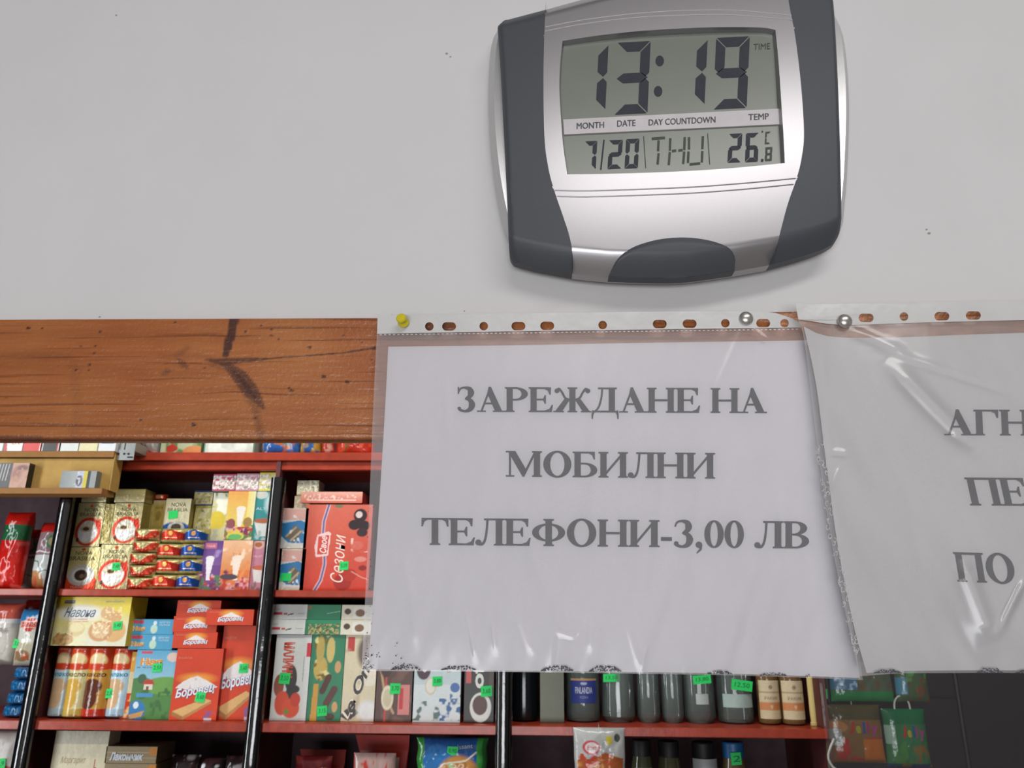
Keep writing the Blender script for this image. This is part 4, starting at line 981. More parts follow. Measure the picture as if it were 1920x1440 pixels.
put('coffee_pack', Art('e8e2bd', GOLD2).e(.5, .18, .7, .28, '2358a5').e(.52, .30, .34, .17, 'c9c7be').e(.52, .33, .2, .09, '4d4338').t('NOVA', .52, .86, .6, '5b5340', h=.09).t('BRASILIA', .5, .74, .8, '5b5340', h=.08), (304, 351, 935, 998), 'pale gold coffee pack with a cup on blue, green tag across its middle', 'coffee', 'gold coffee packs', Y=1.375, base=zz-.028, D=.04, mat='foil', stick=(325, 965, 19, 16, ''))
put('coffee_pack', Art('b9a660', GOLD2).r(.1, .1, .9, .9, 'a8944e').e(.5, .62, .22, .12, '8a7638').t('NOVA', .5, .82, .6, '6b5b2c', h=.06).r(0, .93, 1, 1, 'b8b088'), (280, 304, 938, 998), 'slim dull gold coffee pack left of the pale blue-cup pack', 'coffee', 'gold coffee packs', Y=1.378, base=zz-.028, D=.04, mat='foil')
put('coffee_sachet', Art(RED, GOLD2).e(.5, .5, .3, .3, 'd9a080'), (284, 310, 925, 938), 'red sachet lying on top of the slim dull gold coffee pack', 'coffee', Y=1.378, base=P(295, 938, 1.378).z+.001, D=.03, mat='foil', prof='bag')
put('coffee_pack', Art('a89c60', GOLD2).e(.5, .18, .5, .30, 'c23a26').e(.5, .26, .28, .16, 'cfcabc'), (262, 280, 945, 1000), 'narrow coffee pack behind the winged sachets, small green tag on it', 'coffee', 'gold coffee packs', Y=1.376, base=zz-.033, D=.04, mat='foil', stick=(268, 969, 9, 15, '5'))
goldbox = lambda top: Art('cfc684', GOLD2).n(5, 'eae4b4', .5).n(9, '9c9048', .62).r(0, .90, 1, 1, top).r(0, 0, 1, .05, top)
gb = put('tea_tin_box', Art('b8ac66', GOLD2).n(6, 'e0d9a4', .55), (360, 392, 996, 1106), 'gold embossed box behind the blue-band sachets, at the foot of its stack', 'box', 'embossed gold boxes', Y=1.40, base=zB, D=.06, mat='foil')
gb2 = put('tea_tin_box', goldbox('b5a95c'), (361, 393, 948, 996), 'gold embossed box in the middle of its stack, no blue edge', 'box', 'embossed gold boxes', Y=1.40, base=TOP[gb.name]+.0005, D=.06, mat='foil')
put('tea_tin_box', goldbox('23508e'), (362, 397, 920, 948), 'gold embossed box with blue edge lines, topmost of its stack', 'box', 'embossed gold boxes', Y=1.40, base=TOP[gb2.name]+.0005, D=.06, mat='foil')
# tea boxes
def fruit(a, seed=3):
    return (a.n(7, '4f7d48', .56, 0, 0, 1, .30, seed).n(9, 'b8342e', .56, 0, 0, 1, .26, seed+1).n(10, 'd8a0b0', .64, 0, 0, 1, .32, seed+2).n(11, '6d2b54', .64, 0, 0, 1, .40, seed+3))
def jar(a, c='e6e4ea'): return a.p([(.36, .62), (.68, .62), (.58, .28), (.60, .20), (.44, .20), (.44, .28)], c).e(.52, .64, .17, .05, c)
t1 = put('tea_box', jar(fruit(Art('6a3f86', '4c2d63').g(.5, 1, '7a5296', '5b3581').n(5, 'a48bc0', .66, 0, .5, 1, 1)).n(9, '8d2f58', .55, 0, .1, .3, .5, 9)).p([(.28, .84), (.72, .84), (.72, .95), (.28, .95)], 'c06a80').t('ЧАЙ', .5, .895, .3, 'f0d8dc', h=.05), (362, 410, 1014, 1106), 'purple fruit tea box on the lower row', 'tea', 'boxes of tea', base=zB, D=.06, mat='clearwrap')
t2 = put('tea_box', jar(fruit(Art('d9773a', 'c26a34').g(.4, 1, 'd98a4a', 'e8b890').n(6, 'f4d8bc', .55, 0, .5, 1, 1), 5), 'ecdccc').l([(.65, .2), (.9, .55)], .06, 'e08a50').e(.3, .26, .3, .06, '4c3a44').t('ТЕА', .5, .72, .3, 'c87848', h=.04), (409, 465, 1013, 1106), 'orange fruit tea box on the lower row', 'tea', 'boxes of tea', base=zB, D=.06, mat='clearwrap', Y=1.330)
t3 = put('tea_box', Art('c78096', 'a8607a').e(.3, .92, .32, .09, 'd8b0a8').e(.3, .92, .18, .05, 'b06030').p([(.08, .45), (.95, .45), (.80, .16), (.25, .16)], 'dfd8d4').e(.52, .45, .43, .05, 'c8623a').n(9, '8c6a5c', .58, 0, 0, 1, .18).t('FRUIT TEA', .5, .68, .8, 'e8c8d0', h=.045), (465, 502, 1014, 1106), 'pink tea box with a white cup beside the black upright, lower row', 'tea', 'boxes of tea', base=zB, D=.06, mat='clearwrap')
tb = TOP[t1.name]+.0005
t4 = put('tea_box', Art('cfcaa0', 'b0a880').n(7, '5f8a62', .58, 0, .7, 1, 1).n(6, 'eef0e0', .5, 0, .3, 1, 1, 8).e(.35, .42, .5, .2, 'd6c048').n(8, 'b8b8a0', .55, 0, 0, 1, .25, 6), (391, 423, 924, 1010), 'crumpled greenish yellow wrapped tea box behind the upper tea row', 'tea', 'boxes of tea', Y=1.35, base=tb, D=.06, mat='film')
t5 = put('tea_box', fruit(jar(Art('dcc24a', 'b9a03c').g(.3, 1, 'dccb62', 'e2a050').g(.72, 1, 'e8d070', 'dfe0b0', 0), 'e8e2d8'), 8).e(.2, .33, .16, .10, '8c4a4c').e(.8, .36, .16, .1, '9a7a40').e(.4, .06, .25, .06, '5fae60'), (419, 471, 921, 1011), 'yellow and orange fruit tea box in the upper tea row', 'tea', 'boxes of tea', Y=1.332, base=TOP[t2.name]+.0005, D=.06, mat='clearwrap')
t6 = put('tea_box', Art('2f8f92', '25706f').e(.3, .93, .28, .09, 'c8ccc4').p([(.06, .38), (.92, .38), (.74, .08), (.3, .08)], 'd8dcd8').e(.49, .39, .43, .05, 'b06040').n(7, 'a8b8b0', .6, 0, 0, 1, .2).e(.7, .75, .22, .18, 'bfe0e0', .8).t('ALTAI', .45, .64, .7, 'cfe4e2', h=.05), (470, 511, 921, 1011), 'teal tea box with a white cup in the upper tea row', 'tea', 'boxes of tea', base=TOP[t3.name]+.0005, D=.06, mat='clearwrap')
for px, c, lb in (((397, 440, 889, 923), 'b94a72', 'pink and green wrapped tea box on end, leftmost of three on the upper tea row'), ((441, 483, 888, 922), 'c58aa4', 'pale pink wrapped tea box on end, middle of three on the upper tea row'), ((484, 519, 886, 921), 'd9cf60', 'yellow topped wrapped tea box on end, right of three on the upper tea row')):
    put('tea_box', Art('d4ccc4', 'a89c94').n(8, 'f0ece8', .5).n(9, c, .54, 0, 0, 1, 1, 5).n(9, '7f9a78', .62, 0, 0, 1, 1, 11).r(0, 0, 1, .10, c).r(0, .9, 1, 1, c), px, lb, 'tea', 'boxes of tea', Y=1.333, base=TOP[t5.name]+.0005, D=.06, mat='film')
# bay 2, upper shelf: biscuits in blue packs and the big chocolate box
bis = lambda: (Art('d8cfc0', 'b8ae98').r(0, .08, 1, .95, 'cfd4d6').r(0, .70, 1, .97, 'd8a8a0').p([(0, .30), (0, .62), (.7, .70), (1, .62), (1, .12), (.3, .14)], '2f78b0').p([(.15, .28), (.5, .58), (.85, .42), (.5, .14)], '6f6250').l([(.2, .3), (.55, .52)], .05, 'a89a80').l([(.4, .2), (.75, .42)], .05, 'b5a88e').n(9, 'e8e8e8', .66))
b1 = put('biscuit_pack', bis(), (522, 568, 1029, 1106), 'blue and cream clear wrapped biscuit pack, lower one, green tag on it', 'biscuits', 'blue biscuit packs', base=zB, D=.06, mat='clearwrap', stick=(536, 1082, 21, 15, ''))
b2 = put('biscuit_pack', bis(), (525, 573, 953, 1028), 'blue and cream clear wrapped biscuit pack, upper one', 'biscuits', 'blue biscuit packs', base=TOP[b1.name]+.0005, D=.06, mat='clearwrap')
put('biscuit_pack', Art('b9ab90', '9a8c70').n(6, 'd8d0b8', .55), (551, 580, 930, 952), 'small beige packet lying on the upper blue biscuit pack', 'biscuits', Y=1.345, base=TOP[b2.name]+.0005, D=.05, mat='clearwrap')
put('tea_box', Art('c8c6a8', 'a0a084').n(8, 'f0f0e4', .52).n(9, '5f7a5c', .62).r(0, 0, 1, .1, 'b8a070'), (556, 596, 901, 929), 'small greenish wrapped box on the beige packet, right of the black upright', 'box', Y=1.345, base=P(576, 929.5, 1.345).z, D=.05, mat='film')
sez = (Art('cc4430', 'a52c20').g(0, 1, 'c83c28', 'd06a58').l([(.22, 0), (.30, .12), (.34, .3), (.32, .45), (.28, .6), (.28, .8), (.34, 1)], .045, 'd8b8b8').l([(.22, 0), (.30, .12), (.34, .3), (.32, .45), (.28, .6), (.28, .8), (.34, 1)], .022, '5a5a9a')  # gradient paints washed-out glare into the upper part of the red
       .p([(.20, .38), (.38, .40), (.40, .66), (.36, .68), (.2, .64), (.17, .5)], 'e8c8c8').p([(.22, .41), (.36, .42), (.375, .64), (.22, .62)], 'cc4a40').t('Свое', .30, .53, .20, 'f2e4e0', rot=90, h=.10, shear=.3, bold=.02).t('Сезони', .53, .37, .55, 'f0dcd4', rot=90, h=.19, shear=.35, bold=.0)
       .e(.82, .87, .10, .08, '33242a').e(.80, .88, .05, .04, 'd8c8c4').e(.74, .76, .09, .06, '2f2328').e(.88, .75, .09, .06, '33262b').e(.86, .67, .08, .05, '3b2a30').e(.80, .52, .09, .05, 'd06a5c').n(12, 'ecc8c0', .6, .7, .44, .96, .6).e(.86, .36, .09, .03, 'd88a80').e(.9, .26, .06, .03, '8c2420').e(.62, .10, .13, .10, 'a0281e').e(.72, .18, .10, .07, 'b03224').l([(.74, .22), (.9, .15), (1, .13)], .008, 'e8b0a0').e(.49, .98, .06, .02, '6f7a58'))
bz = put('chocolate_box', sez, (561, 690, 946, 1106), 'large red chocolate box with white script lettering running up it, green tag near its middle', 'chocolates', base=zB, D=.03, mat='card', stick=(645, 1061, 17, 16, '5,09'))
put('chocolate_box', Art('d88a78', 'b03020').g(0, 1, 'cf6a58', 'e8b0a0').n(6, 'f2d8d0', .56, .05, .3, .9, .8).r(.1, .2, .9, .3, 'f0c8bc'), (564, 679, 922, 940), 'pink-red flat box lying on the large red chocolate box', 'chocolates', base=P(620, 945, 1.335).z+.002, D=.07, mat='card')
# bay 0, upper shelf
put('snack_bag', Art('c01c14', 'a01810').r(0, .62, 1, .82, '1d6038').n(6, 'e06058', .66, 0, 0, 1, .6), (-26, 27, 958, 1106), 'glossy red snack bag with a green band at the left edge', 'snacks', Y=1.315, base=zB, D=.05, prof='bag', mat='film', seed=3)
past = lambda: (Art('cfd4d0', 'b0b4b0').r(0, .84, 1, 1, 'b8201a').r(0, .50, 1, .84, '93787c').e(.5, .50, .8, .34, '8d7076').r(0, 0, 1, .5, 'c9d0cc').e(.75, .70, .22, .10, '3e7a52').e(.75, .70, .15, .06, 'a08c68').l([(0, .52), (.3, .56), (.7, .53), (1, .58)], .02, 'dcdcd8').l([(.1, .42), (.35, .40), (.45, .30)], .015, '2f6a48').l([(.4, .24), (.7, .28), (.95, .22)], .012, '2f6a48').e(.25, .12, .42, .15, 'b98a58').n(9, 'c86a44', .56, 0, 0, .62, .26).n(10, 'e2c890', .64, 0, 0, .62, .22, 8))
put('pasta_bag', past(), (2, 50, 990, 1106), 'clear pasta bag with red top behind the red snack bag, green tag at its left', 'pasta', 'pasta bags on the upper left shelf', Y=1.385, base=zB, D=.06, prof='bag', mat='film', seed=6, stick=(5, 1065, 14, 14, '2,5'))
put('pasta_bag', past(), (44, 92, 977, 1106), 'clear pasta bag with red top standing next to the first black upright', 'pasta', 'pasta bags on the upper left shelf', Y=1.345, base=zB, D=.06, prof='bag', mat='film', seed=8)
# bay 0, middle shelf
bl = lambda: Art('1d5a8c', '174870').n(5, '2f7cb0', .55).n(6, '143e66', .6)
lb_ = ['lowest', 'second from the bottom', 'third from the bottom', 'topmost']
zz = zC; o = put('snack_bag', bl(), (-12, 46, 1334, 1356), 'deep blue glossy packet, lowest of the pile left of the first upright', 'snacks', 'blue packets piled on the left', Y=1.33, base=zC, H=.0265, D=.09, prof='bag', mat='film', seed=9)
for k in range(1, 4): dup(o, '', .003*k, .027*k, 'deep blue glossy packet, %s of the pile left of the first upright' % lb_[k])
zz = zC+.027*4
put('rice_bag', Art('cfcfc4', 'b0b0a8').r(0, .72, 1, 1, '2a7ab0').p([(.15, .78), (.3, .8), (.4, .86), (.6, .86), (.7, .8), (.88, .8), (.9, .68), (.7, .66), (.6, .60), (.4, .6), (.3, .66), (.12, .66)], 'd8a090').p([(.2, .77), (.8, .77), (.8, .69), (.2, .69)], 'b83a34').e(.5, .82, .15, .03, 'b83a34').e(.5, .64, .15, .03, 'b83a34').t('МЕЛОР', .5, .73, .56, 'e8b8b0', h=.05).r(0, .02, 1, .42, 'bdb69c').n(9, 'e8e8e0', .6, 0, .4, 1, .64).e(.4, .18, .24, .10, '8c7a5c').n(12, 'b8603c', .52, .15, .1, .62, .26),
    (9, 70, 1142, 1262), 'white rice bag with blue top and red badge, green tag on it', 'rice', Y=1.335, base=zz+.001, D=.05, prof='bag', mat='film', seed=12, stick=(30, 1207, 15, 16, '3,0'))
put('flour_pack', Art('c8c4bc', 'a09c94').r(0, .75, 1, 1, 'c85a48').r(0, .68, 1, .75, 'e0dcd6').n(5, '8c8880', .58, 0, 0, 1, .6), (-40, 16, 1131, 1240), 'red and white paper packet at the left edge of the middle shelf', 'flour', Y=1.345, base=zz+.001, D=.05, prof='bag', mat='film', seed=13)
put('snack_bag', Art('8c2420', '6a1c18').n(6, 'b84038', .55), (22, 62, 1124, 1210), 'dark red packet behind the rice bag', 'snacks', Y=1.41, base=zz+.001, D=.05, prof='bag', mat='film', seed=14)
# bay 1, middle shelf
def tube(c0, c1, word, wc, bisc): return (Art(c0, c1).r(0, .74, 1, 1, 'cc4224').e(.5, .80, .36, .11, 'd9b070').e(.5, .82, .30, .08, 'e8d0a0').n(14, 'b84a28', .6, .15, .70, .85, .82).e(.5, .72, .7, .04, 'cc4224').r(0, 0, 1, .69, c0).e(.5, .70, .55, .035, 'cc4224').t('МИРЕЛ', .5, .96, .5, 'f0d0c0', h=.018).t(word, .48, .60, .8, wc, h=.05, bold=.02).e(.42, .44, .38, .11, bisc).e(.34, .28, .34, .16, bisc).r(0, 0, 1, .13, c1).t('140 g', .62, .05, .4, '6a7478', h=.02))
tubes = [((77, 118), 'c4dbe4', 'b4ced8', 'мляко', '2f8fb0', 'd8b890', 'pale blue milk biscuit tube left, half behind the upright'), ((104, 148), 'd8cf9c', 'c2a850', 'масло', '6a5c30', 'd0a648', 'cream and yellow butter biscuit tube'), ((140, 188), 'c49240', 'b83020', 'какао', '5a3010', '5e2c1c', 'golden brown cocoa biscuit tube with a dark chocolate biscuit'), ((185, 229), 'bcd8e6', 'a4c4d4', 'мляко', '2f8fb0', 'd0ae84', 'pale blue milk biscuit tube with a green tag')]
tops = []
for i, ((a_, b_), c0, c1_, wd, wc, bc, lb) in enumerate(tubes):
    o = put('biscuit_tube', tube(c0, c1_, wd, wc, bc), (a_, b_, 1212, 1356), lb, 'biscuits', 'standing biscuit tubes', base=zC, H=P(150, 1212, 1.33).z-zC, D=.046, prof='cyl', mat='film', Y=[1.335, 1.325, 1.325, 1.335][i], stick=(206, 1300, 18, 16, '2,50') if i == 3 else None, rotz=0)
put('biscuit_tube', Art('d8a048', 'cb4022').r(0, .0, 1, .38, 'cc4224').r(0, .38, 1, .7, 'd8c8a0').n(10, 'e8c890', .58), (222, 240, 1222, 1356), 'narrow red and tan packet between the tagged tube and the blue box', 'biscuits', base=zC, D=.03, Y=1.345, mat='film')
nav = (Art('e2cc38', 'c2ac30').g(0, 1, 'd8cc50', 'e0c830').e(.0, .1, .45, .45, 'e6dfa0', .9).e(.85, .1, .55, .45, 'dcdac0', .8).e(.33, .66, .32, .17, 'dcdcd4', .6).t('Навона', .33, .68, .42, '3d4f66', h=.20, shear=.45, bold=.01, out='e8ecec', ow=.03).r(.1, .86, .24, .93, '3c4660').t('РОДОПА', .17, .895, .12, 'd8dce0', h=.035).t('нова рецепта', .78, .90, .24, '7aa0a8', h=.04).t('СУСАМКИ', .33, .54, .22, 'c86a50', h=.035).t('със сусам и орехи', .33, .49, .26, 'c88a60', h=.03)
       .e(.70, .67, .09, .13, 'd2a870').e(.80, .58, .10, .12, 'cfa068').e(.82, .30, .16, .22, 'd6a868').e(.64, .30, .16, .21, 'c8925a').e(.64, .31, .115, .155, 'dcb684').n(22, 'f0e0b8', .6, .52, .14, .76, .48).n(22, 'eed8a8', .62, .64, .48, .9, .8).e(.31, .34, .12, .15, 'd4bc84').e(.31, .37, .10, .10, 'dcd09c').e(.16, .12, .14, .12, 'c09a60').n(16, 'a87848', .56, .03, .02, .3, .26).n(14, 'dcc08c', .58, .03, .02, .3, .26, 8))
put('biscuit_box', nav, (92, 237, 1120, 1207), 'yellow biscuit box with script lettering, lying across the biscuit tubes', 'biscuits', Y=1.318, base=P(150, 1212, 1.33).z+.001, H=zB-.0155-P(150, 1212, 1.33).z-.003, D=.07, rotz=-3, stick=(222, 1173, 18, 15, '3,40'))
naya = (Art('8cbcd0', '3e88b4').r(0, .62, 1, 1, '6aaed0').g(.45, 1, '9cc8d4', '5aa4cc').r(.1, .945, .36, .985, 'c8485c').t('Ная', .36, .83, .5, 'd8903c', h=.11, bold=.04, out='f4e8d8').e(.84, .9, .14, .07, 'd8c0b4').r(0, 0, 1, .42, '4f8444').e(.75, .48, .5, .13, '6a9c4c').e(.18, .50, .3, .1, '4c7c48').n(9, '3e6c3c', .58, 0, 0, 1, .5).e(.2, .58, .1, .07, '3c6444').r(.26, .42, .46, .50, 'ddd2c4').p([(.22, .50), (.5, .50), (.44, .565), (.27, .565)], 'b8402e').r(.32, .42, .37, .47, '7c4c34').r(.12, .32, .48, .37, '4a90c0').e(.16, .12, .2, .15, '2f78b0').e(.14, .2, .06, .05, 'd8e4ec').p([(0, .06), (.34, .12), (.3, .04), (.05, .0)], 'c89858').t('вафла с мляко', .3, .745, .5, '3f5a74', h=.03))
ny = put('wafer_box', naya, (238, 322, 1219, 1356), 'tall pale blue wafer box with a green meadow picture, green tag on it', 'wafers', 'blue wafer boxes', base=zC, D=.045, stick=(295, 1252, 18, 15, '2,51'))
nyl = lambda: Art('4a9cc4', '2f7aa8').r(.05, .72, .3, .95, 'c84a5c').t('Ная', .2, .38, .3, 'dca050', h=.34, bold=.03, out='f0e4d0').e(.55, .35, .08, .3, 'bcd8c4').e(.56, .75, .04, .15, 'd8e8ec').t('МЛЕЧЕН', .79, .8, .24, 'cfe2ea', h=.12).t('ПЪЛНЕЖ', .79, .62, .24, 'cfe2ea', h=.12)
n2 = put('wafer_box', nyl(), (240, 322, 1189, 1216), 'flat pale blue wafer box lying on the tall meadow picture box', 'wafers', 'blue wafer boxes', base=TOP[ny.name]+.0004, H=.033, D=.10)
dup(n2, '', -.002, .0335, 'flat pale blue wafer box, upper of two lying on the meadow picture box')
bor = (Art('cb4022', '8c1c12').g(0, .6, 'd24522', 'c93c20').e(.5, .575, .34, .07, 'e89838', .9).p([(.05, .44), (.2, .53), (.34, .58), (.5, .615), (.62, .58), (.8, .52), (.96, .46), (.8, .43), (.3, .42)], 'e2dcdc').n(10, 'b08c8c', .6, .1, .42, .9, .6).t('Боровец', .49, .395, .84, 'e8e8ee', h=.15, shear=.3, bold=.03, rot=10, out='40508c', ow=.045).t('ВАЙЛА', .2, .87, .3, 'd88a74', h=.035)
       .p([(.05, .12), (.72, .30), (.86, .27), (.28, .05)], 'd8ae70').p([(.05, .12), (.28, .05), (.28, .0), (.05, .06)], 'a87444').p([(.28, .05), (.86, .27), (.86, .235), (.28, .0)], 'b88450').n(9, '8c5a8c', .5, .72, .02, .94, .14).r(.74, .0, .9, .03, 'dcc8d0'))
bA = put('wafer_box', bor, (315, 404, 1216, 1356), 'tall red wafer box with snowy mountain logo, left one, green tag on its lower part', 'wafers', 'red mountain wafer boxes', base=zC, D=.05, stick=(376, 1307, 18, 17, '5,60'), Y=1.328)
bB = put('wafer_box', bor, (400, 476, 1173, 1356), 'tall red mountain logo wafer box, partly behind the black upright, tag above its logo', 'wafers', 'red mountain wafer boxes', base=zC, D=.05, stick=(457, 1253, 17, 16, '5,60'), Y=1.342)
bfl = Art('cb4022', '8c1c12').e(.52, .72, .2, .22, 'e8a040', .9).p([(.3, .5), (.42, .68), (.52, .82), (.62, .68), (.76, .5)], 'e4dede').t('Боровец', .52, .36, .55, 'e8e8ee', h=.34, shear=.3, bold=.03, rot=3, out='40508c', ow=.045).t('ВАЙЛА', .2, .83, .26, 'd88a74', h=.11)
z_ = TOP[bA.name]+.0004
f1 = put('wafer_box', bfl, (322, 405, 1184, 1215), 'flat red mountain logo wafer box, lowest of three stacked on the left tall one', 'wafers', 'red mountain wafer boxes', base=z_, H=.0345, D=.11, Y=1.328)
dup(f1, '', -.004, .0349, 'flat red mountain logo wafer box, middle of three stacked on the left tall one')
dup(f1, '', .000, .0698, 'flat red mountain logo wafer box, topmost of three stacked on the left tall one')
put('wafer_box', bfl, (385, 474, 1135, 1171), 'flat red mountain logo wafer box lying on the right tall one', 'wafers', 'red mountain wafer boxes', base=TOP[bB.name]+.0004, H=.0345, D=.09, Y=1.318)
# bay 2, middle shelf
g1 = put('chocolate_box', (Art('d2d6d4', 'b0b4b2').r(.86, .74, 1, .9, 'c8323a').t('МАЛИНИ', .38, .70, .42, 'c84a30', rot=-90, h=.30, bold=.05).e(.18, .40, .14, .13, '8c4630').e(.5, .48, .16, .16, '33332e').e(.58, .36, .18, .05, '2f2f2c').e(.5, .28, .14, .10, '2c302a').e(.30, .2, .20, .14, 'd04a2c').e(.55, .14, .24, .11, 'd8502c').e(.66, .24, .14, .08, 'c8402a').e(.44, .10, .07, .03, '6a9038').t('плодови бонбони', .82, .6, .30, '6c7070', rot=-90, h=.03)),
    (504, 573, 1190, 1356), 'tall white chocolate box with orange-red lettering and red fruit, green tag', 'chocolates', 'tall chocolate boxes on the middle shelf', base=zC, D=.03, stick=(534, 1272, 20, 19, '3,50'), Y=1.34)
g2 = put('chocolate_box', (Art('2c7a58', '1f5c42').r(.0, .0, .12, .9, '2a7454').p([(.12, .0), (.16, .42), (.30, .42), (.30, .0)], 'c09038').e(.32, .60, .20, .14, 'b8a050').n(14, '6a5820', .55, .1, .44, .56, .98).e(.28, .83, .12, .16, 'b09a50').e(.58, .82, .12, .15, 'c4b06a').n(13, 'd8cc8c', .62, .1, .5, .7, .99).l([(.58, .5), (.42, .34)], .075, '4c2c24').l([(.76, .36), (.56, .2)], .085, '54342c').e(.82, .62, .09, .07, 'c49a68').e(.80, .16, .08, .06, 'c49a68').e(.68, .05, .14, .04, '4a2c24')),
    (572, 638, 1190, 1356), 'tall dark green chocolate box with gold foil and dark fingers, green tag low', 'chocolates', 'tall chocolate boxes on the middle shelf', base=zC, D=.03, stick=(604, 1333, 18, 17, '3,15'), Y=1.34)
g3 = put('chocolate_box', (Art('d0c6a8', 'b0a688').r(.08, .8, .3, .97, 'b83a34').e(.7, .8, .3, .2, '6c5c50', .4).n(6, 'b8ac90', .58).e(.8, .5, .3, .1, 'dcd4c4').t('Le Omi', .46, .38, 2.1, '3a3430', rot=70, h=.13, shear=.3, bold=.03, out='e8e0d0').p([(.05, .10), (.3, .18), (.55, .10), (.3, .02)], '3a3430').e(.8, .12, .3, .12, 'd8dcdc', .5)),
    (637, 700, 1190, 1356), 'tall cream chocolate box with slanted brown script, partly behind the notice', 'chocolates', 'tall chocolate boxes on the middle shelf', base=zC, D=.03, Y=1.34)
wh = lambda: Art('d6dad8', 'b8bcba').r(.06, .28, .3, .46, 'c8404a').r(.34, .28, .44, .44, 'c8605a').p([(.44, .3), (.6, .42), (.62, .34), (.48, .26)], '3c3c40').t('бонбони', .84, .4, .18, '8c9090', h=.08).t('малини', .16, .68, .16, '9a9e9e', h=.08)
z_ = TOP[g1.name]+.0004
h1 = put('chocolate_box', wh(), (504, 571, 1160, 1187), 'flat white chocolate box lying on the tall white one, lower of two', 'chocolates', 'flat boxes lying on the chocolate boxes', base=z_, H=.0325, D=.13, Y=1.334)
dup(h1, '', .002, .033, 'flat white chocolate box lying on the tall white one, upper of two')
h2 = put('chocolate_box', Art('237a54', '1a5c40').r(0, .75, 1, 1, '2a8a60').n(9, 'b8a468', .46, .1, .0, .95, .72).n(9, '4a3c20', .62, .1, 0, .95, .7, 8), (571, 638, 1160, 1187), 'flat green chocolate box with gold pattern, lower of two on the tall green one', 'chocolates', 'flat boxes lying on the chocolate boxes', base=z_, H=.0325, D=.13, Y=1.335)
put('chocolate_box', Art('237a54', '1a5c40').l([(.62, .4), (.98, .55)], .03, '9ad0b8').e(.1, .8, .06, .1, '9a5a38'), (572, 638, 1133, 1160), 'flat plain green chocolate box, upper of two on the tall green one', 'chocolates', 'flat boxes lying on the chocolate boxes', base=z_+.033, H=.0325, D=.13, Y=1.335)
cr = lambda: Art('d6d2be', 'b4b09c').r(.35, .1, 1, .9, 'dcdcd2').e(.55, .45, .14, .25, '7c5c44').e(.18, .55, .1, .2, '4c3c30')
h3 = put('chocolate_box', cr(), (638, 702, 1160, 1187), 'flat cream chocolate box with a dark praline, lower of two on the tall cream one', 'chocolates', 'flat boxes lying on the chocolate boxes', base=z_, H=.0325, D=.13, Y=1.334)
dup(h3, '', .0, .033, 'flat cream chocolate box with a dark praline, upper of two on the tall cream one')
put('chocolate_box', Art('4e342c', '3a2620').n(7, '6a4a3c', .6).l([(.05, .9), (.1, .6), (.25, .3), (.5, .1)], .03, 'b09068').e(.25, .7, .2, .2, '3c241e').r(.24, 0, .3, .5, 'b83a2e').e(.32, .27, .17, .14, 'd6cfb4').e(.32, .27, .12, .10, 'c0b898').r(.62, .08, .94, .42, 'c87a74').r(.66, .14, .76, .38, 'b8262c').l([(.6, .98), (.72, .76), (.84, .72), (.94, .9)], .05, 'd8d8cc').t('Дамски', .72, .86, .5, 'd8d8cc', rot=-60, h=.2, shear=.3),
    (702, 770, 1190, 1356), 'dark brown chocolate box with a round cream badge, bottom half showing below the notice', 'chocolates', 'tall chocolate boxes on the middle shelf', base=zC, D=.03, Y=1.338, stick=(741, 1291, 19, 18, '3,70'))
put('chocolate_box', Art('c9d4d6', 'a8b4b8').r(0, .54, 1, 1, 'b8c8cc').e(.2, .76, .15, .15, '3c2430').e(.22, .76, .04, .04, 'd8d0cc').e(.36, .52, .12, .13, 'c8bca0').e(.36, .52, .095, .105, 'd8d8cc').n(11, '2c5a94', .5, .55, .02, 1, .34).n(11, '4c6a64', .6, 0, .02, .55, .3, 6).e(.88, .5, .1, .07, '3c64a0').n(9, '345c98', .58, .78, .3, 1, .62).t('дар', .72, .82, .2, 'b0a484', rot=-90, h=.12, bold=.04),
    (773, 862, 1225, 1356), 'white and pale blue chocolate box with blue flowers, below the notice', 'chocolates', 'tall chocolate boxes on the middle shelf', base=zC, D=.03, Y=1.338, stick=(820, 1277, 18, 16, '3,80'))
put('chocolate_box',
    Art('26221f', '1a1614').r(.05, .56, .22, .80, 'b84a48').e(.56, .22, .36, .21, 'cfd4d0', .06).e(.54, .25, .25, .14, '4a2a20', .1).r(.84, .5, .98, .98, '4a382c').t('offi', .45, .74, .50, 'd0d4d0', rot=90, h=.42, bold=.03),
    (869, 925, 1225, 1356), 'black chocolate box with a large white C and letters running up it', 'chocolates', 'tall chocolate boxes on the middle shelf', base=zC, D=.03, Y=1.338, stick=(912, 1296, 20, 18, '3,60'))
# bay 1, lower shelf
put('biscuit_box', Art('d6ceb0', 'b4ac90').r(0, .9, 1, 1, 'b8b4a0').e(.85, .35, .3, .3, 'd8c060', .5).t('Маргарит', .4, .78, .46, 'b09c70', h=.06, shear=.3).l([(.12, .70), (.55, .68)], .015, '8c8c60').t('масло', .38, .60, .2, 'c87050', h=.04).t('L', .82, .76, .05, 'b05038', h=.07).e(.7, .52, .16, .12, 'dcc880').l([(0, .3), (.2, .4), (.5, .34)], .03, 'c87850'), (74, 178, 1376, 1560), 'cream and yellow box on the shelf below the biscuit tubes', 'biscuits', base=zD, H=.275, D=.05, mat='clearwrap')
ld = Art('8a7a5c', '5c503c').r(0, .62, 1, .66, 'b0a078').r(0, .3, 1, .36, 'a89870').e(.93, .72, .09, .26, 'b87830').t('Лакомчик', .42, .40, .66, 'c8ccd0', h=.50, shear=.2, bold=.05, out='2f3440', ow=.05).t('вафли', .45, .84, .36, '9a9488', h=.12)
zz = P(245, 1436, 1.335).z
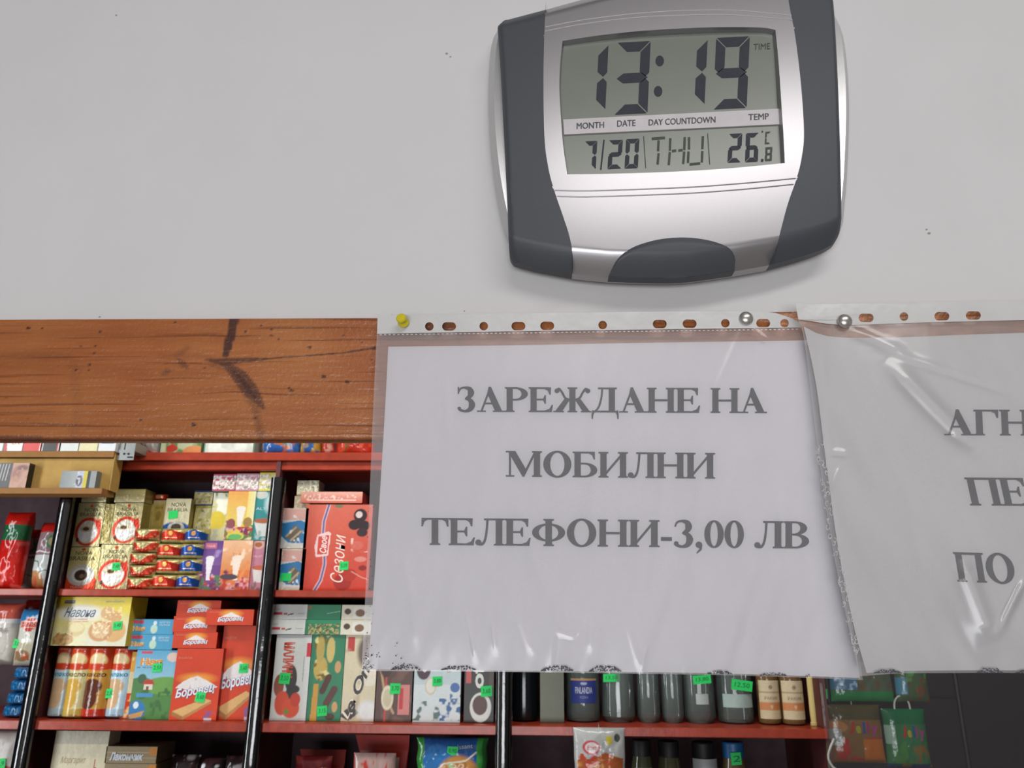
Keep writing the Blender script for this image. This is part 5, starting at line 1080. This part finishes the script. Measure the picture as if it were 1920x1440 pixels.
o = put('wafer_box', ld, (196, 292, 1402, 1428), 'taupe wafer carton with white lettering outlined in navy, topmost of its stack', 'wafers', 'taupe wafer cartons', base=zD+.0345*6+.004, H=.0335, D=.09)
dup(o, '', .002, -.0345, 'taupe wafer carton with white lettering outlined in navy, second from the top of its stack')
for k, w_ in enumerate(('third', 'fourth', 'fifth', 'sixth', 'seventh')): dup(o, '', .001, -.0345*(k+2), 'taupe wafer carton, %s from the top of its stack' % w_)
dk = lambda s_: Art('2c2224', '1e1818').n(9, '9a9696', .66, 0, 0, 1, 1, s_).n(7, '4c3034', .58, 0, 0, 1, 1, s_+4).n(14, 'd8d8d8', .74, 0, 0, 1, 1, s_+2)
for i, (a_, b_, vt) in enumerate(((296, 352, 1418), (350, 402, 1424), (402, 452, 1420), (448, 466, 1398))):
    put('sweets_bag', dk(i*3+1), (a_, b_, vt, 1560), ['dark cellophane bag of sweets just right of the taupe cartons', 'dark cellophane bag of sweets, second right of the taupe cartons', 'dark cellophane bag of sweets, third right of the taupe cartons', 'dark cellophane bag of sweets with bright glints, tight against the second upright'][i], 'sweets', 'dark sweets bags on the lower shelf', Y=1.36+.012*(i % 2), base=zD, D=.05, prof='bag', mat='film', seed=20+i)
# bay 2, lower shelf: open red display trays and a croissant bag
def tray(px, label, Y, tilt):
    u0, u1, vt, vb = px; a = P(u0, vb, Y); b = P(u1, vb, Y); W_ = b.x-a.x; zt = P(u0, vt, Y+.13).z; g = G()
    hz = .085; D = .13
    g.box((-W_/2, 0, 0), (W_/2, .0015, hz*.55), 'card', 'b02a1c'); g.box((-W_/2, D, 0), (W_/2, D+.0015, zt-zD-.03), 'card', 'b02a1c')
    for s_ in (-1, 1):
        x = s_*(W_/2-.0008)
        g.add([(x-.0008, 0, 0), (x-.0008, D, 0), (x-.0008, D, zt-zD-.03), (x-.0008, 0, hz*.55), (x+.0008, 0, 0), (x+.0008, D, 0), (x+.0008, D, zt-zD-.03), (x+.0008, 0, hz*.55)], [(0, 1, 2, 3), (7, 6, 5, 4), (3, 2, 6, 7), (0, 3, 7, 4), (1, 5, 6, 2)], 'card', 'c03420')
    g.box((-W_/2, 0, 0), (W_/2, D, .0015), 'card', '8c2018')
    t = g.build('display_tray', label=label, cat='display tray', group='open red display trays', smooth=False); t.location = ((a.x+b.x)/2, Y, zD+.0005)
    gl_ = G(); zb = zt-zD-.03
    gl_.add([(-W_/2, D, zb), (W_/2, D, zb), (W_/2, D+.006, zb+.032), (-W_/2-.012, D+.006, zb+.032), (-W_/2, D+.0015, zb), (W_/2, D+.0015, zb), (W_/2, D+.0075, zb+.032), (-W_/2-.012, D+.0075, zb+.032)], [(0, 1, 2, 3), (7, 6, 5, 4), (3, 2, 6, 7), (0, 3, 7, 4), (1, 5, 6, 2)], 'card', 'b42c1e')
    l_ = gl_.build('lid_flap', smooth=False); l_.parent = t
    return t, (a.x+b.x)/2, W_, zt
t_, xc, W_, zt = tray((640, 742, 1380, 1560), 'open red card display tray with raised lid, between the dim tray and the green bag', 1.315, 0)
for k in range(2):
    g = G(); A_ = Art('b89a94', '8c6a64').t('Лукси', .45, .6, .6, 'd8b8b4', h=.24, shear=.3, bold=.03).n(8, 'b83a34', .6)
    g = package('x', W_*.8, .085, .03, A_, 'bag', 'film', seed=30+k); o = g.build('snack_bag', label=['pink-grey packet at the front inside the open red tray', 'pink-grey packet at the back inside the open red tray'][k], cat='snacks', group='packets in the red trays'); o.location = (xc, 1.325+.05*k, zD+.15+.014*k); o.location.z = zD+.003
    o.scale = (1, 1, (P(690, 1412+8*k, 1.33+.05*k).z-zD-.004)/.085)
t_, xc, W_, zt = tray((527, 612, 1407, 1560), 'dim red card display tray in the shade beside the second upright', 1.35, 0)
g = package('x', W_*.85, P(570, 1418, 1.375).z-zD-.004, .03, Art('8c3034', '5c2024').t('НЕЖЕН', .45, .82, .5, 'b88a88', h=.08).n(7, 'a84a44', .55).e(.85, .8, .1, .1, 'b88c40'), 'bag', 'film', seed=34); o = g.build('snack_bag', label='dark pink packet inside the dim red tray', cat='snacks', group='packets in the red trays'); o.location = (xc, 1.375, zD+.003)
put('croissant_bag', Art('3f9a44', '2f7a38').r(.1, .55, .85, 1, '2a5a9c').e(.30, .83, .2, .13, '2f74b4').e(.6, .62, .36, .26, 'c08848').e(.35, .55, .25, .1, 'c8a070').l([(.15, .70), (.4, .82), (.7, .84), (.85, .9)], .012, 'e0d8c8').e(.3, .58, .12, .06, '6c4c38').e(.78, .66, .09, .08, '6a4426').e(.6, .55, .3, .08, 'd0a468').t('croissant', .62, .94, .34, 'c0c0b8', h=.03, rot=4).n(9, 'a8d8a0', .7).r(0, 0, .08, 1, '3a9440').r(.93, 0, 1, 1, '2f6c38'),
    (772, 912, 1386, 1560), 'green and blue croissant bag on the lower shelf, green tag on it', 'snacks', Y=1.32, base=zD, D=.05, prof='bag', mat='film', seed=41, stick=(848, 1409, 19, 15, '0,90'))
# top shelf goods (their lower edges show under the pine board)
for px, A_, lb, mt, pf in (
    ((253, 297, 700, 848), Art('b8bab8', '8c8e8c').n(7, 'e0e2e0', .55).n(9, '7c7e7e', .6), 'crumpled silver foil bag on the top shelf, right of the grey metal bracket', 'foil', 'bag'),
    ((300, 376, 690, 848), Art('b8c4a0', '8c9878').n(6, '5c8a50', .55).n(7, 'c84a34', .66, 0, 0, .6, .3).e(.85, .04, .3, .10, 'd88c54').e(.28, .1, .14, .05, 'c03a30'), 'green fruit-print tea box on the top shelf', 'card', 'box'),
    ((381, 476, 690, 848), Art('cfd8d0', 'a0a8a0').n(6, 'e8f0ea', .5).r(0, 0, .03, 1, '5c8c68').r(.97, 0, 1, 1, '5c8c68'), 'white box with green edges on the top shelf', 'clearwrap', 'box'),
    ((482, 556, 700, 848), Art('7a8a8c', '5c6a6c').n(6, '2a64b0', .5).n(7, 'c86a38', .6, 0, 0, 1, 1, 7).e(.45, .1, .2, .06, '2a64b0').n(9, 'd8d8d0', .7), 'blue and orange patterned bag on the top shelf', 'film', 'bag'),
    ((556, 598, 700, 848), Art('b08c3c', '7c6428').n(6, '2a5a9c', .58).n(7, 'd8c058', .6, 0, 0, 1, 1, 5), 'yellow and blue bag on the top shelf, right of the orange one', 'film', 'bag'),
    ((598, 622, 700, 848), Art('b83c30', '8c2c24').n(8, 'd8b0a0', .62), 'slim red packet on the top shelf', 'film', 'bag'),
    ((622, 700, 700, 848), Art('b8301e', '8c2418').n(6, '7c5c30', .62, 0, 0, .5, 1).n(8, 'd8503c', .6), 'red bag on the top shelf next to the notice', 'film', 'bag')):
    put('top_shelf_bag' if pf == 'bag' else 'top_shelf_box', A_, px, lb, 'packet', 'goods on the top shelf', base=zA, H=.17, D=.06, prof=pf, mat=mt, seed=50+px[0] % 9)

# ------------------------------------------------------------------ cardboard cigarette display in front of the top shelf
CY = 1.240
cx0, cx1 = P(-170, 880, CY).x, P(213, 880, CY).x
def cz(v): return P(120, v, CY).z
disp = empty('cardboard_display', ((cx0+cx1)/2, CY, cz(928)), 'tan cardboard display tray holding cigarette packs, hung before the top shelf at the left', 'display tray')
g = G(); g.box((cx0, CY, cz(918)), (cx1-.001, CY+.003, cz(860)), 'cardboard'); g.build('face_panel', disp, smooth=False)
g = G(); g.box((cx0, CY-.006, cz(858)), (cx1-.002, CY+.030, cz(847)), 'cardboard2'); g.build('upper_ledge', disp, smooth=False)
g = G(); g.box((cx0, CY-.024, cz(918)-.0132), (P(202, 920, CY).x, CY+.030, cz(918)-.0005), 'cardboard2'); g.build('lower_ledge', disp, smooth=False)
g = G(); g.box((cx0, CY+.031, cz(918)-.001), (cx1, CY+.0345, cz(846)), 'cardboard'); g.box((cx1-.0008, CY-.004, cz(920)), (cx1+.0008, CY+.031, cz(852)), 'cardboard'); g.build('back_panel', disp, smooth=False)
def cig(px, art, label, base, Y, D=.022, rotz=0):
    return put('cigarette_pack', art, px, label, 'cigarettes', 'cigarette packs on the cardboard display', Y=Y, base=base, D=D, rotz=rotz, seed=3)
zl = cz(847); 
for (a_, b_), A_, lb in (((-34, 3), Art('d6dad8'), 'white cigarette pack at the left edge on the display ledge'), ((6, 40), Art('dcdedc').p([(0, 0), (.2, 0), (0, .5)], 'b83a30').t('EN', .6, .22, .4, 'c87868', h=.12).t('FINE', .6, .7, .6, 'b83a30', h=.1), 'white cigarette pack with small red lettering on the display ledge'),
    ((42, 74), Art('c83024').r(0, .24, .8, .5, 'b8a8a8').r(.93, 0, 1, 1, 'e0d0d0'), 'red cigarette pack on the display ledge'), ((77, 109), Art('2a2826').r(0, 0, .05, 1, 'c8ccc4').r(.86, 0, .94, 1, 'b83a3c').r(.94, 0, 1, 1, 'd8c8c8').t('BLACK', .4, .30, .5, '8c8c88', h=.05), 'black cigarette pack with red edge on the display ledge'),
    ((112, 145), Art('cfd6d2', 'b8bcb8'), 'plain white cigarette pack left of the cream one'), ((147, 181), Art('d8d2a8').e(.5, .28, .3, .06, 'c0a878').t('slims', .5, .28, .3, 'a88850', h=.05), 'cream cigarette pack on the display ledge'),
    ((183, 215), Art('d8dce0').r(.16, .18, .86, .40, '3a78b4').t('BLUE', .5, .6, .5, '3a78b4', h=.08), 'white cigarette pack with a blue block, rightmost on the display ledge')):
    cig((a_, b_, 770, 847), A_, lb, zl+.0002, CY-.004)
fp = Art('2c2a2a', '1e1c1c').r(.46, .0, 1, 1, 'b08470').e(.62, .55, .16, .25, '8c5c4c', .9).e(.8, .8, .2, .12, '6c4438', .7).n(5, 'a87860', .6, .46, 0, 1, 1)
for k in range(4): fp.l([(.04+.1*k, .95), (.0+.1*k, .3)], .03, 'b8b8b4')
cig((-10, 47, 868, 914), fp, 'dark cigarette pack with warning text and a beige photo, lying in the display', cz(918)-.0005+.0002, CY-.022, D=.020)
g_ = Art('8e9496', '6c7072').g(0, .5, '7c8486', 'a0a4a4', 0).r(.44, 0, .64, 1, 'b0b4cc').e(.53, .42, .09, .32, '4c4e5c', .3).e(.54, .45, .04, .18, '8c8c98', .5).r(.64, 0, .74, 1, 'c8b83c').r(.74, 0, .84, 1, '3a3e40').n(9, 'c8c8cc', .6, .4, 0, .64, 1)
cig((111, 177, 883, 914), g_, 'grey cigarette pack with a yellow stripe, lying in the display', cz(918)-.0005+.0002, CY-.022, D=.020)
# steel bracket that carries it
g = G(); bx_ = P(218, 862, CY).x; bx2 = P(249, 862, CY).x
g.box((bx_, CY+.002, cz(862)), (bx2, CY+.004, cz(843)), 'steel'); g.box((bx_+.001, CY+.004, cz(845)), (bx_+.012, SY-.0005, cz(828)), 'steel'); g.box((bx_+.015, CY+.004, cz(845)), (bx2-.001, SY-.0005, cz(828)), 'steel')
g.box((cx1-.02, CY+.0348, cz(858)), (bx_+.012, CY+.037, cz(846)), 'steel')
for u_, v_ in ((222, 851), (233, 851), (241, 851)):
    c_ = P(u_, v_, CY+.0018); g.lathe([(0, 0), (.0026, 0), (.0026, .0006)], *c_, 'black_trim', axis=(0, -1, 0), n=12)
g.box((P(238, 857, CY).x, CY+.0012, cz(858)), (bx2-.002, CY+.0019, cz(855.5)), 'black_trim')
g.build('steel_bracket', smooth=False, label='grey steel hanging bracket at the right end of the cardboard display', cat='bracket')

# ------------------------------------------------------------------ bottles on the middle shelf, right bay
def bottle(u0, u1, label, kind, lab=None, Y=1.365, H=.262, tagged=None, mat='glass_clear', cap='steel'):
    a = P(u0, 1366, Y); b = P(u1, 1366, Y); r = (b.x-a.x)/2; xc = (a.x+b.x)/2; g = G(); zb = zC+.0006
    prof = [(0, .004), (r*.75, .0), (r*.96, .003), (r, .010), (r, H*.60), (r*.9, H*.67), (r*.42, H*.76), (r*.34, H*.80), (r*.33, H*.93), (r*.36, H*.935), (r*.36, H*.95), (0, H*.95)]
    if kind == 'flask': prof = [(0, .004), (r*.8, 0), (r, .012), (r*.97, H*.3), (r, H*.5), (r*.8, H*.62), (r*.36, H*.72), (r*.34, H*.9), (0, H*.9)]
    g.lathe(prof, 0, 0, 0, mat, n=36); o = g.build('bottle', label=label, cat='bottle', group='bottles on the middle shelf'); o.location = (xc, Y+r, zb)
    c_ = G(); ht = H*.951 if kind != 'flask' else H*.901
    c_.lathe([(r*.39, ht-.03), (r*.39, ht), (0, ht)], 0, 0, 0, cap, n=24); q = c_.build('cap'); q.parent = o
    if lab:
        art, z0, z1, span = lab; n, m_ = 40, 30
        X, Y_ = np.meshgrid(np.linspace(0, 1, n), np.linspace(0, 1, m_)); art.W, art.H = r*2*span, z1-z0; cols = art.paint(X, Y_)
        th = (X-.5)*2*span*1.35; rr = r+.0006; pts = np.stack([rr*np.sin(th), -rr*np.cos(th), z0+Y_*(z1-z0)], -1)
        l_ = G(); l_.grid(pts, 'amber_label', cols)
        for (body, x, y, w_, c, h_, rot, sh, bo, layer, sp) in art.tx:
            v, f, sz = text2d(body, sh, bo, sp); k = w_/sz[0]; tx = (x-.5+v[:, 0]*k)*2*span*1.35; tz_ = z0+(y+v[:, 1]/sz[1]*h_)*(z1-z0)
            l_.add(np.stack([(rr+.0004)*np.sin(tx), -(rr+.0004)*np.cos(tx), tz_], -1).tolist(), f, 'amber_label', c)
        q = l_.build('label'); q.parent = o
    if tagged:
        for (u, v, w_, h_, s_) in tagged: 
            p_ = P(u, v, Y); dx = max(-r*.8, min(r*.8, p_.x-xc)); price_tag(o, (dx, -math.sqrt(r*r-dx*dx)-.0022, p_.z-zb), w_*.00122, h_*.00122, s_)
    return o
bottle(958, 1008, 'opaque black bottle right beside the third upright, below the notice', 'round', mat='glass_dark', cap='black_trim')
put('gift_box', Art('5d6350', '454a3c').g(0, 1, '666c58', '585e4c', 0), (1013, 1058, 1190, 1364), 'plain olive carton between the black bottle and the blue-label bottle', 'box', Y=1.36, base=zC, D=.07)
fin = Art('2c3c84', '22306c').r(0, .93, 1, 1, 'b08c60').t('FINLANDIA', .5, .52, .62, 'c8d0e4', h=.26, bold=.01).t('VODKA', .5, .24, .3, '8c98c4', h=.10).e(.5, .8, .12, .06, 'a8b0d0')
bottle(1064, 1128, 'clear vodka bottle with a dark blue label', 'round', (fin, .040, .092, .62))
bottle(1132, 1196, 'clear bottle with green price tag at its top, next to the blue-label bottle', 'flask', tagged=[(1147, 1271, 31, 14, '13,50')])
bottle(1199, 1243, 'clear unlabelled bottle next right of the one with a tag at its top', 'flask', Y=1.372); bottle(1246, 1288, 'clear unlabelled bottle just left of the one with the small grey label', 'flask', Y=1.372)
bottle(1291, 1350, 'clear bottle with a small grey label on its right side and a green tag', 'flask', (Art('aab4b4'), .04, .062, .3), tagged=[(1316, 1274, 33, 15, '13,80')])
bottle(1356, 1424, 'clear bottle with a wide pale grey-green label and a green tag', 'round', (Art('9fb4b0'), .034, .062, .7), tagged=[(1391, 1285, 38, 18, '12,50')])
am = lambda: Art('c9bb9a', 'b0a484').r(0, .22, 1, .42, 'c08050').r(0, .66, 1, .69, 'a08c68').e(.5, .82, .07, .06, '8c7c60').t('РАКИЯ', .5, .54, .5, '8c7858', h=.08).e(.5, .32, .06, .05, 'd8b088')
bottle(1430, 1472, 'amber bottle with cream and orange label, left of two', 'round', (am(), .012, .092, .85), mat='glass_amber', Y=1.36)
bottle(1474, 1518, 'amber bottle with cream and orange label, right of two', 'round', (am(), .012, .092, .85), mat='glass_amber', Y=1.352)
for i, (a_, b_) in enumerate(((1520, 1533), (1537, 1551))):
    g = G(); A0 = P(a_, 1352, 1.36); B0 = P(b_, 1352, 1.36); r = (B0.x-A0.x)/2
    g.lathe([(0, 0), (r*1.1, 0), (r*1.1, .006), (r*.9, .008), (r, .022), (r, .13), (r*.8, .14), (0, .142)], 0, 0, 0, 'candle', n=20) if False else g.lathe([(0, 0), (r*1.1, 0), (r*1.1, .006), (r*.9, .008), (r, .022), (r, .105), (r*.8, .112), (0, .113)], 0, 0, 0, 'matt', 'c8b878', n=20)
    o = g.build('candle', label=['tall pale yellow candle beside the amber bottles', 'tall pale yellow candle with green tag at the end of the shelf'][i], cat='candle', group='yellow candles'); o.location = ((A0.x+B0.x)/2, 1.36, zC+.0006)
    if i: price_tag(o, (0, -r-.002, P(1548, 1301, 1.36).z-zC), .024, .02, '1')
# lower shelf of the right bay
put('crisp_bag', Art('b9bcbc', '8c9090').n(4, 'a4a8a8', .5).p([(.05, .60), (.3, .62), (.6, .70), (.95, .62), (.95, 0), (.05, 0)], 'a85c34').n(9, 'd09a58', .5, .04, 0, .96, .62).n(11, 'b84830', .58, .04, .1, .96, .68, 6).e(.33, .76, .17, .09, 'c05058').e(.34, .76, .13, .065, 'd4c8c8').r(.62, .80, .74, .90, 'b8ac40').e(.84, .88, .06, .05, '4c504c').t('Елит', .34, .76, .18, 'b83a40', h=.05, shear=.3),
    (1078, 1178, 1366, 1520), 'silver and orange crisp bag hanging in front of the middle shelf edge', 'snacks', Y=1.262, base=P(1128, 1520, 1.262).z, D=.034, prof='bag', mat='film', seed=61)
o = bpy.data.objects['crisp_bag']
g = G(); c_ = P(1128, 1367, 1.28); g.tube([(0, .022, .175), (0, .03, .185), (0, .037, .18)], .0012, 'steel'); 
g = G(); zt = TOP['crisp_bag']-o.location.z; g.tube([(0, .017, zt-.004), (0, .018, zt+.004), (0, SY-.0005-o.location.y, zt+.006)], .0012, 'steel'); h_ = g.build('hanging_hook', label='small wire hook'); h_.parent = o
def jarr(u0, u1, label, top, content, lid, lab=None, tagged=None, Hh=.15):
    Y = 1.34; a = P(u0, 1440, Y); b = P(u1, 1440, Y); r = (b.x-a.x)/2; g = G()
    H = P(u0, top, Y).z-zD
    g.lathe([(0, 0), (r*.92, 0), (r, .006), (r, H*.78), (r*.82, H*.88), (r*.8, H*.9), (0, H*.9)], 0, 0, 0, 'jarbody', content, n=30)
    o = g.build('jar', label=label, cat='jar', group='jars on the lower shelf'); o.location = ((a.x+b.x)/2, Y+r, zD+.0006)
    c_ = G(); c_.lathe([(r*.84, H*.88), (r*.86, H*.99), (r*.8, H), (0, H)], 0, 0, 0, lid, n=30); q = c_.build('lid'); q.parent = o
    if lab:
        l_ = G(); n = 20; X, Z_ = np.meshgrid(np.linspace(-1, 1, n), np.linspace(lab[0], lab[1], 8)); th = X*lab[2]
        l_.grid(np.stack([(r+.0006)*np.sin(th), -(r+.0006)*np.cos(th), Z_*H], -1), 'amber_label', np.broadcast_to(np.array(lin(lab[3])), X.shape+(3,)).copy()); q = l_.build('label'); q.parent = o
    if tagged: u, v, w_, h2_, s_ = tagged; p_ = P(u, v, Y); price_tag(o, (p_.x-(a.x+b.x)/2, -r-.0025, p_.z-zD), w_*.00122, h2_*.00122, s_)
MT['jarbody'] = printed('glass_jar_with_preserve', .08, coat=1.)
jarr(1186, 1228, 'preserve jar with pale label, just right of the crisp bag', 1390, '4c5038', 'black_trim', (.62, .80, .8, '98a4a4'))
jarr(1236, 1282, 'preserve jar with pale label, second from the crisp bag', 1392, '4a4c30', 'black_trim', (.62, .80, .8, '98a4a4'))
jarr(1300, 1350, 'jar with a large pale grey label', 1394, '5c6060', 'black_trim', (.5, .88, 1.1, 'a4a8ac'))
jarr(1358, 1406, 'jar with a blue lid and green tag', 1394, '6a5c40', 'cap_blue', tagged=(1380, 1423, 18, 20, '2'))

# ------------------------------------------------------------------ dim stock to the right of the shelves, behind the glass
rk = empty('hanging_rack', (P(1660, 1300, 1.5).x, 1.5, 0), 'dark wire display stand for the hanging bags, right of the shelves', 'rack')
g = G(); xa, xb = P(1556, 1330, 1.5).x, P(1800, 1330, 1.5).x
for x in (xa, xb): g.tube([(x, 1.50, 0.0), (x, 1.50, ZC+.22)], .006, 'black_trim')
g.build('frame', rk)
for v_ in (1250, 1306):
    g = G(); z = P(1660, v_, 1.5).z; g.tube([(xa, 1.5, z), (xb, 1.5, z)], .003, 'black_trim'); g.build('rail', rk)
def hung(px, art, lb, Y, seed, mat='film', railv=1306, hook=True, group='bags hanging on the rack'):
    o = put('hanging_bag', art, px, lb, 'sweets', group, Y=Y, D=.03, prof='bag', mat=mat, seed=seed)
    zr = P(1660, railv, 1.5).z-o.location.z; H = TOP[o.name]-o.location.z
    g = G()
    if hook: g.tube([(-.018, .014, H-.004)]+[(-.018*math.cos(t), .014, H+.002+.026*math.sin(t)) for t in np.linspace(0, math.pi, 12)]+[(.018, .014, H-.004)], .0022, 'white_plastic')
    else: g.tube([(0, .015, H-.004), (0, .015, H+.006), (0, 1.5-Y, zr+.0045)], .0012, 'steel')
    q = g.build('handle' if hook else 'hook', label='white looped handle' if hook else 'wire hook'); q.parent = o
    if hook:
        g = G(); g.tube([(0, .014, H+.028), (0, 1.5-Y, zr+.0045)], .0012, 'steel'); q = g.build('hook'); q.parent = o
    return o
lol = lambda b: Art(b[0], b[1]).r(0, .74, 1, 1, b[2]).n(4, b[3], .56, 0, 0, 1, .44).r(0, 0, 1, .06, b[4])
def lolly(a, ys=.58):
    return a.t('J', .42, ys+.03, .11, 'b8402c', h=.20, bold=.05, shear=.1).t('e', .53, ys, .09, 'b0a838', h=.13, bold=.05).t('l', .63, ys+.03, .04, '2c58a8', h=.20, bold=.06).t('l', .70, ys+.03, .04, 'a83c7c', h=.20, bold=.06).t('y', .82, ys-.03, .14, 'b04c90', h=.18, bold=.05)
hung((1560, 1668, 1322, 1432), lolly(lol(('8c6a40', '5c4428', '5a5234', 'c83c30', '9a6430')).e(.14, .62, .2, .10, 'c08850').r(.0, .3, .22, .58, 'a8aca8').r(.60, .06, 1, .42, 'c8742c')), 'orange sweets bag with many-coloured script lettering, hanging on the rack', 1.455, 71, hook=False)
hung((1670, 1754, 1330, 1440), lolly(lol(('3c7a50', '24543a', '1c7048', '4c8c48', '1c4a78')).r(0, .4, .2, .72, '98b8a8').n(6, '8c6a38', .58, .3, 0, 1, .38)), 'green sweets bag with white looped handle, hanging on the rack', 1.455, 72)
hung((1562, 1684, 1240, 1316), Art('5c6c58', '3c4c3c').r(0, .3, .4, 1, '4c7c9c').n(8, '9cc0d8', .55, 0, .3, .4, 1).n(5, '6c5c44', .55, .4, .2, 1, 1).r(0, 0, 1, .26, '2c8a50'), 'blue and green sweets packet hanging above the orange bag', 1.46, 73, hook=False, railv=1250)
hung((1686, 1752, 1240, 1318), Art('4c6448', '2c4430').r(0, .2, .3, .6, '4a88a0').n(6, '7c4c38', .56, .3, 0, 1, .6).n(5, '5c9c60', .58, 0, .5, 1, 1), 'green sweets packet hanging above the green bag with the looped handle', 1.46, 74, hook=False, railv=1250)
# white cable hanging from the end of the shelving
g = G(); pts = [P(u, v, 1.285) for u, v in ((1564, 1385), (1556, 1404), (1553, 1420), (1560, 1436), (1575, 1448), (1600, 1470), (1612, 1520), (1612, 1700))]
q = lerp_poly([(p.x, p.z) for p in pts], 40); g.tube([(x_, 1.285, z_) for x_, z_ in q], .0024, 'white_plastic')
g.build('cable', label='white cable hanging at the right end of the shelves', cat='cable')

# left bay, lower shelf
put('flour_pack', Art('cfcac4', 'a8a49e').e(.52, .62, .30, .10, 'b83a30').e(.74, .66, .24, .09, 'b83a30').p([(.34, .60), (.98, .64), (.66, .46)], 'b83a30').t('Любов', .62, .63, .5, 'e8dcd4', h=.035, shear=.3).n(5, 'b8a888', .6, 0, 0, 1, .4), (-80, 8, 1373, 1560), 'white paper packet with a red heart, at the left edge of the lower shelf', 'flour', Y=1.335, base=zD, D=.05, prof='bag', mat='card', seed=15, stick=(2, 1432, 16, 17, '1,9'))
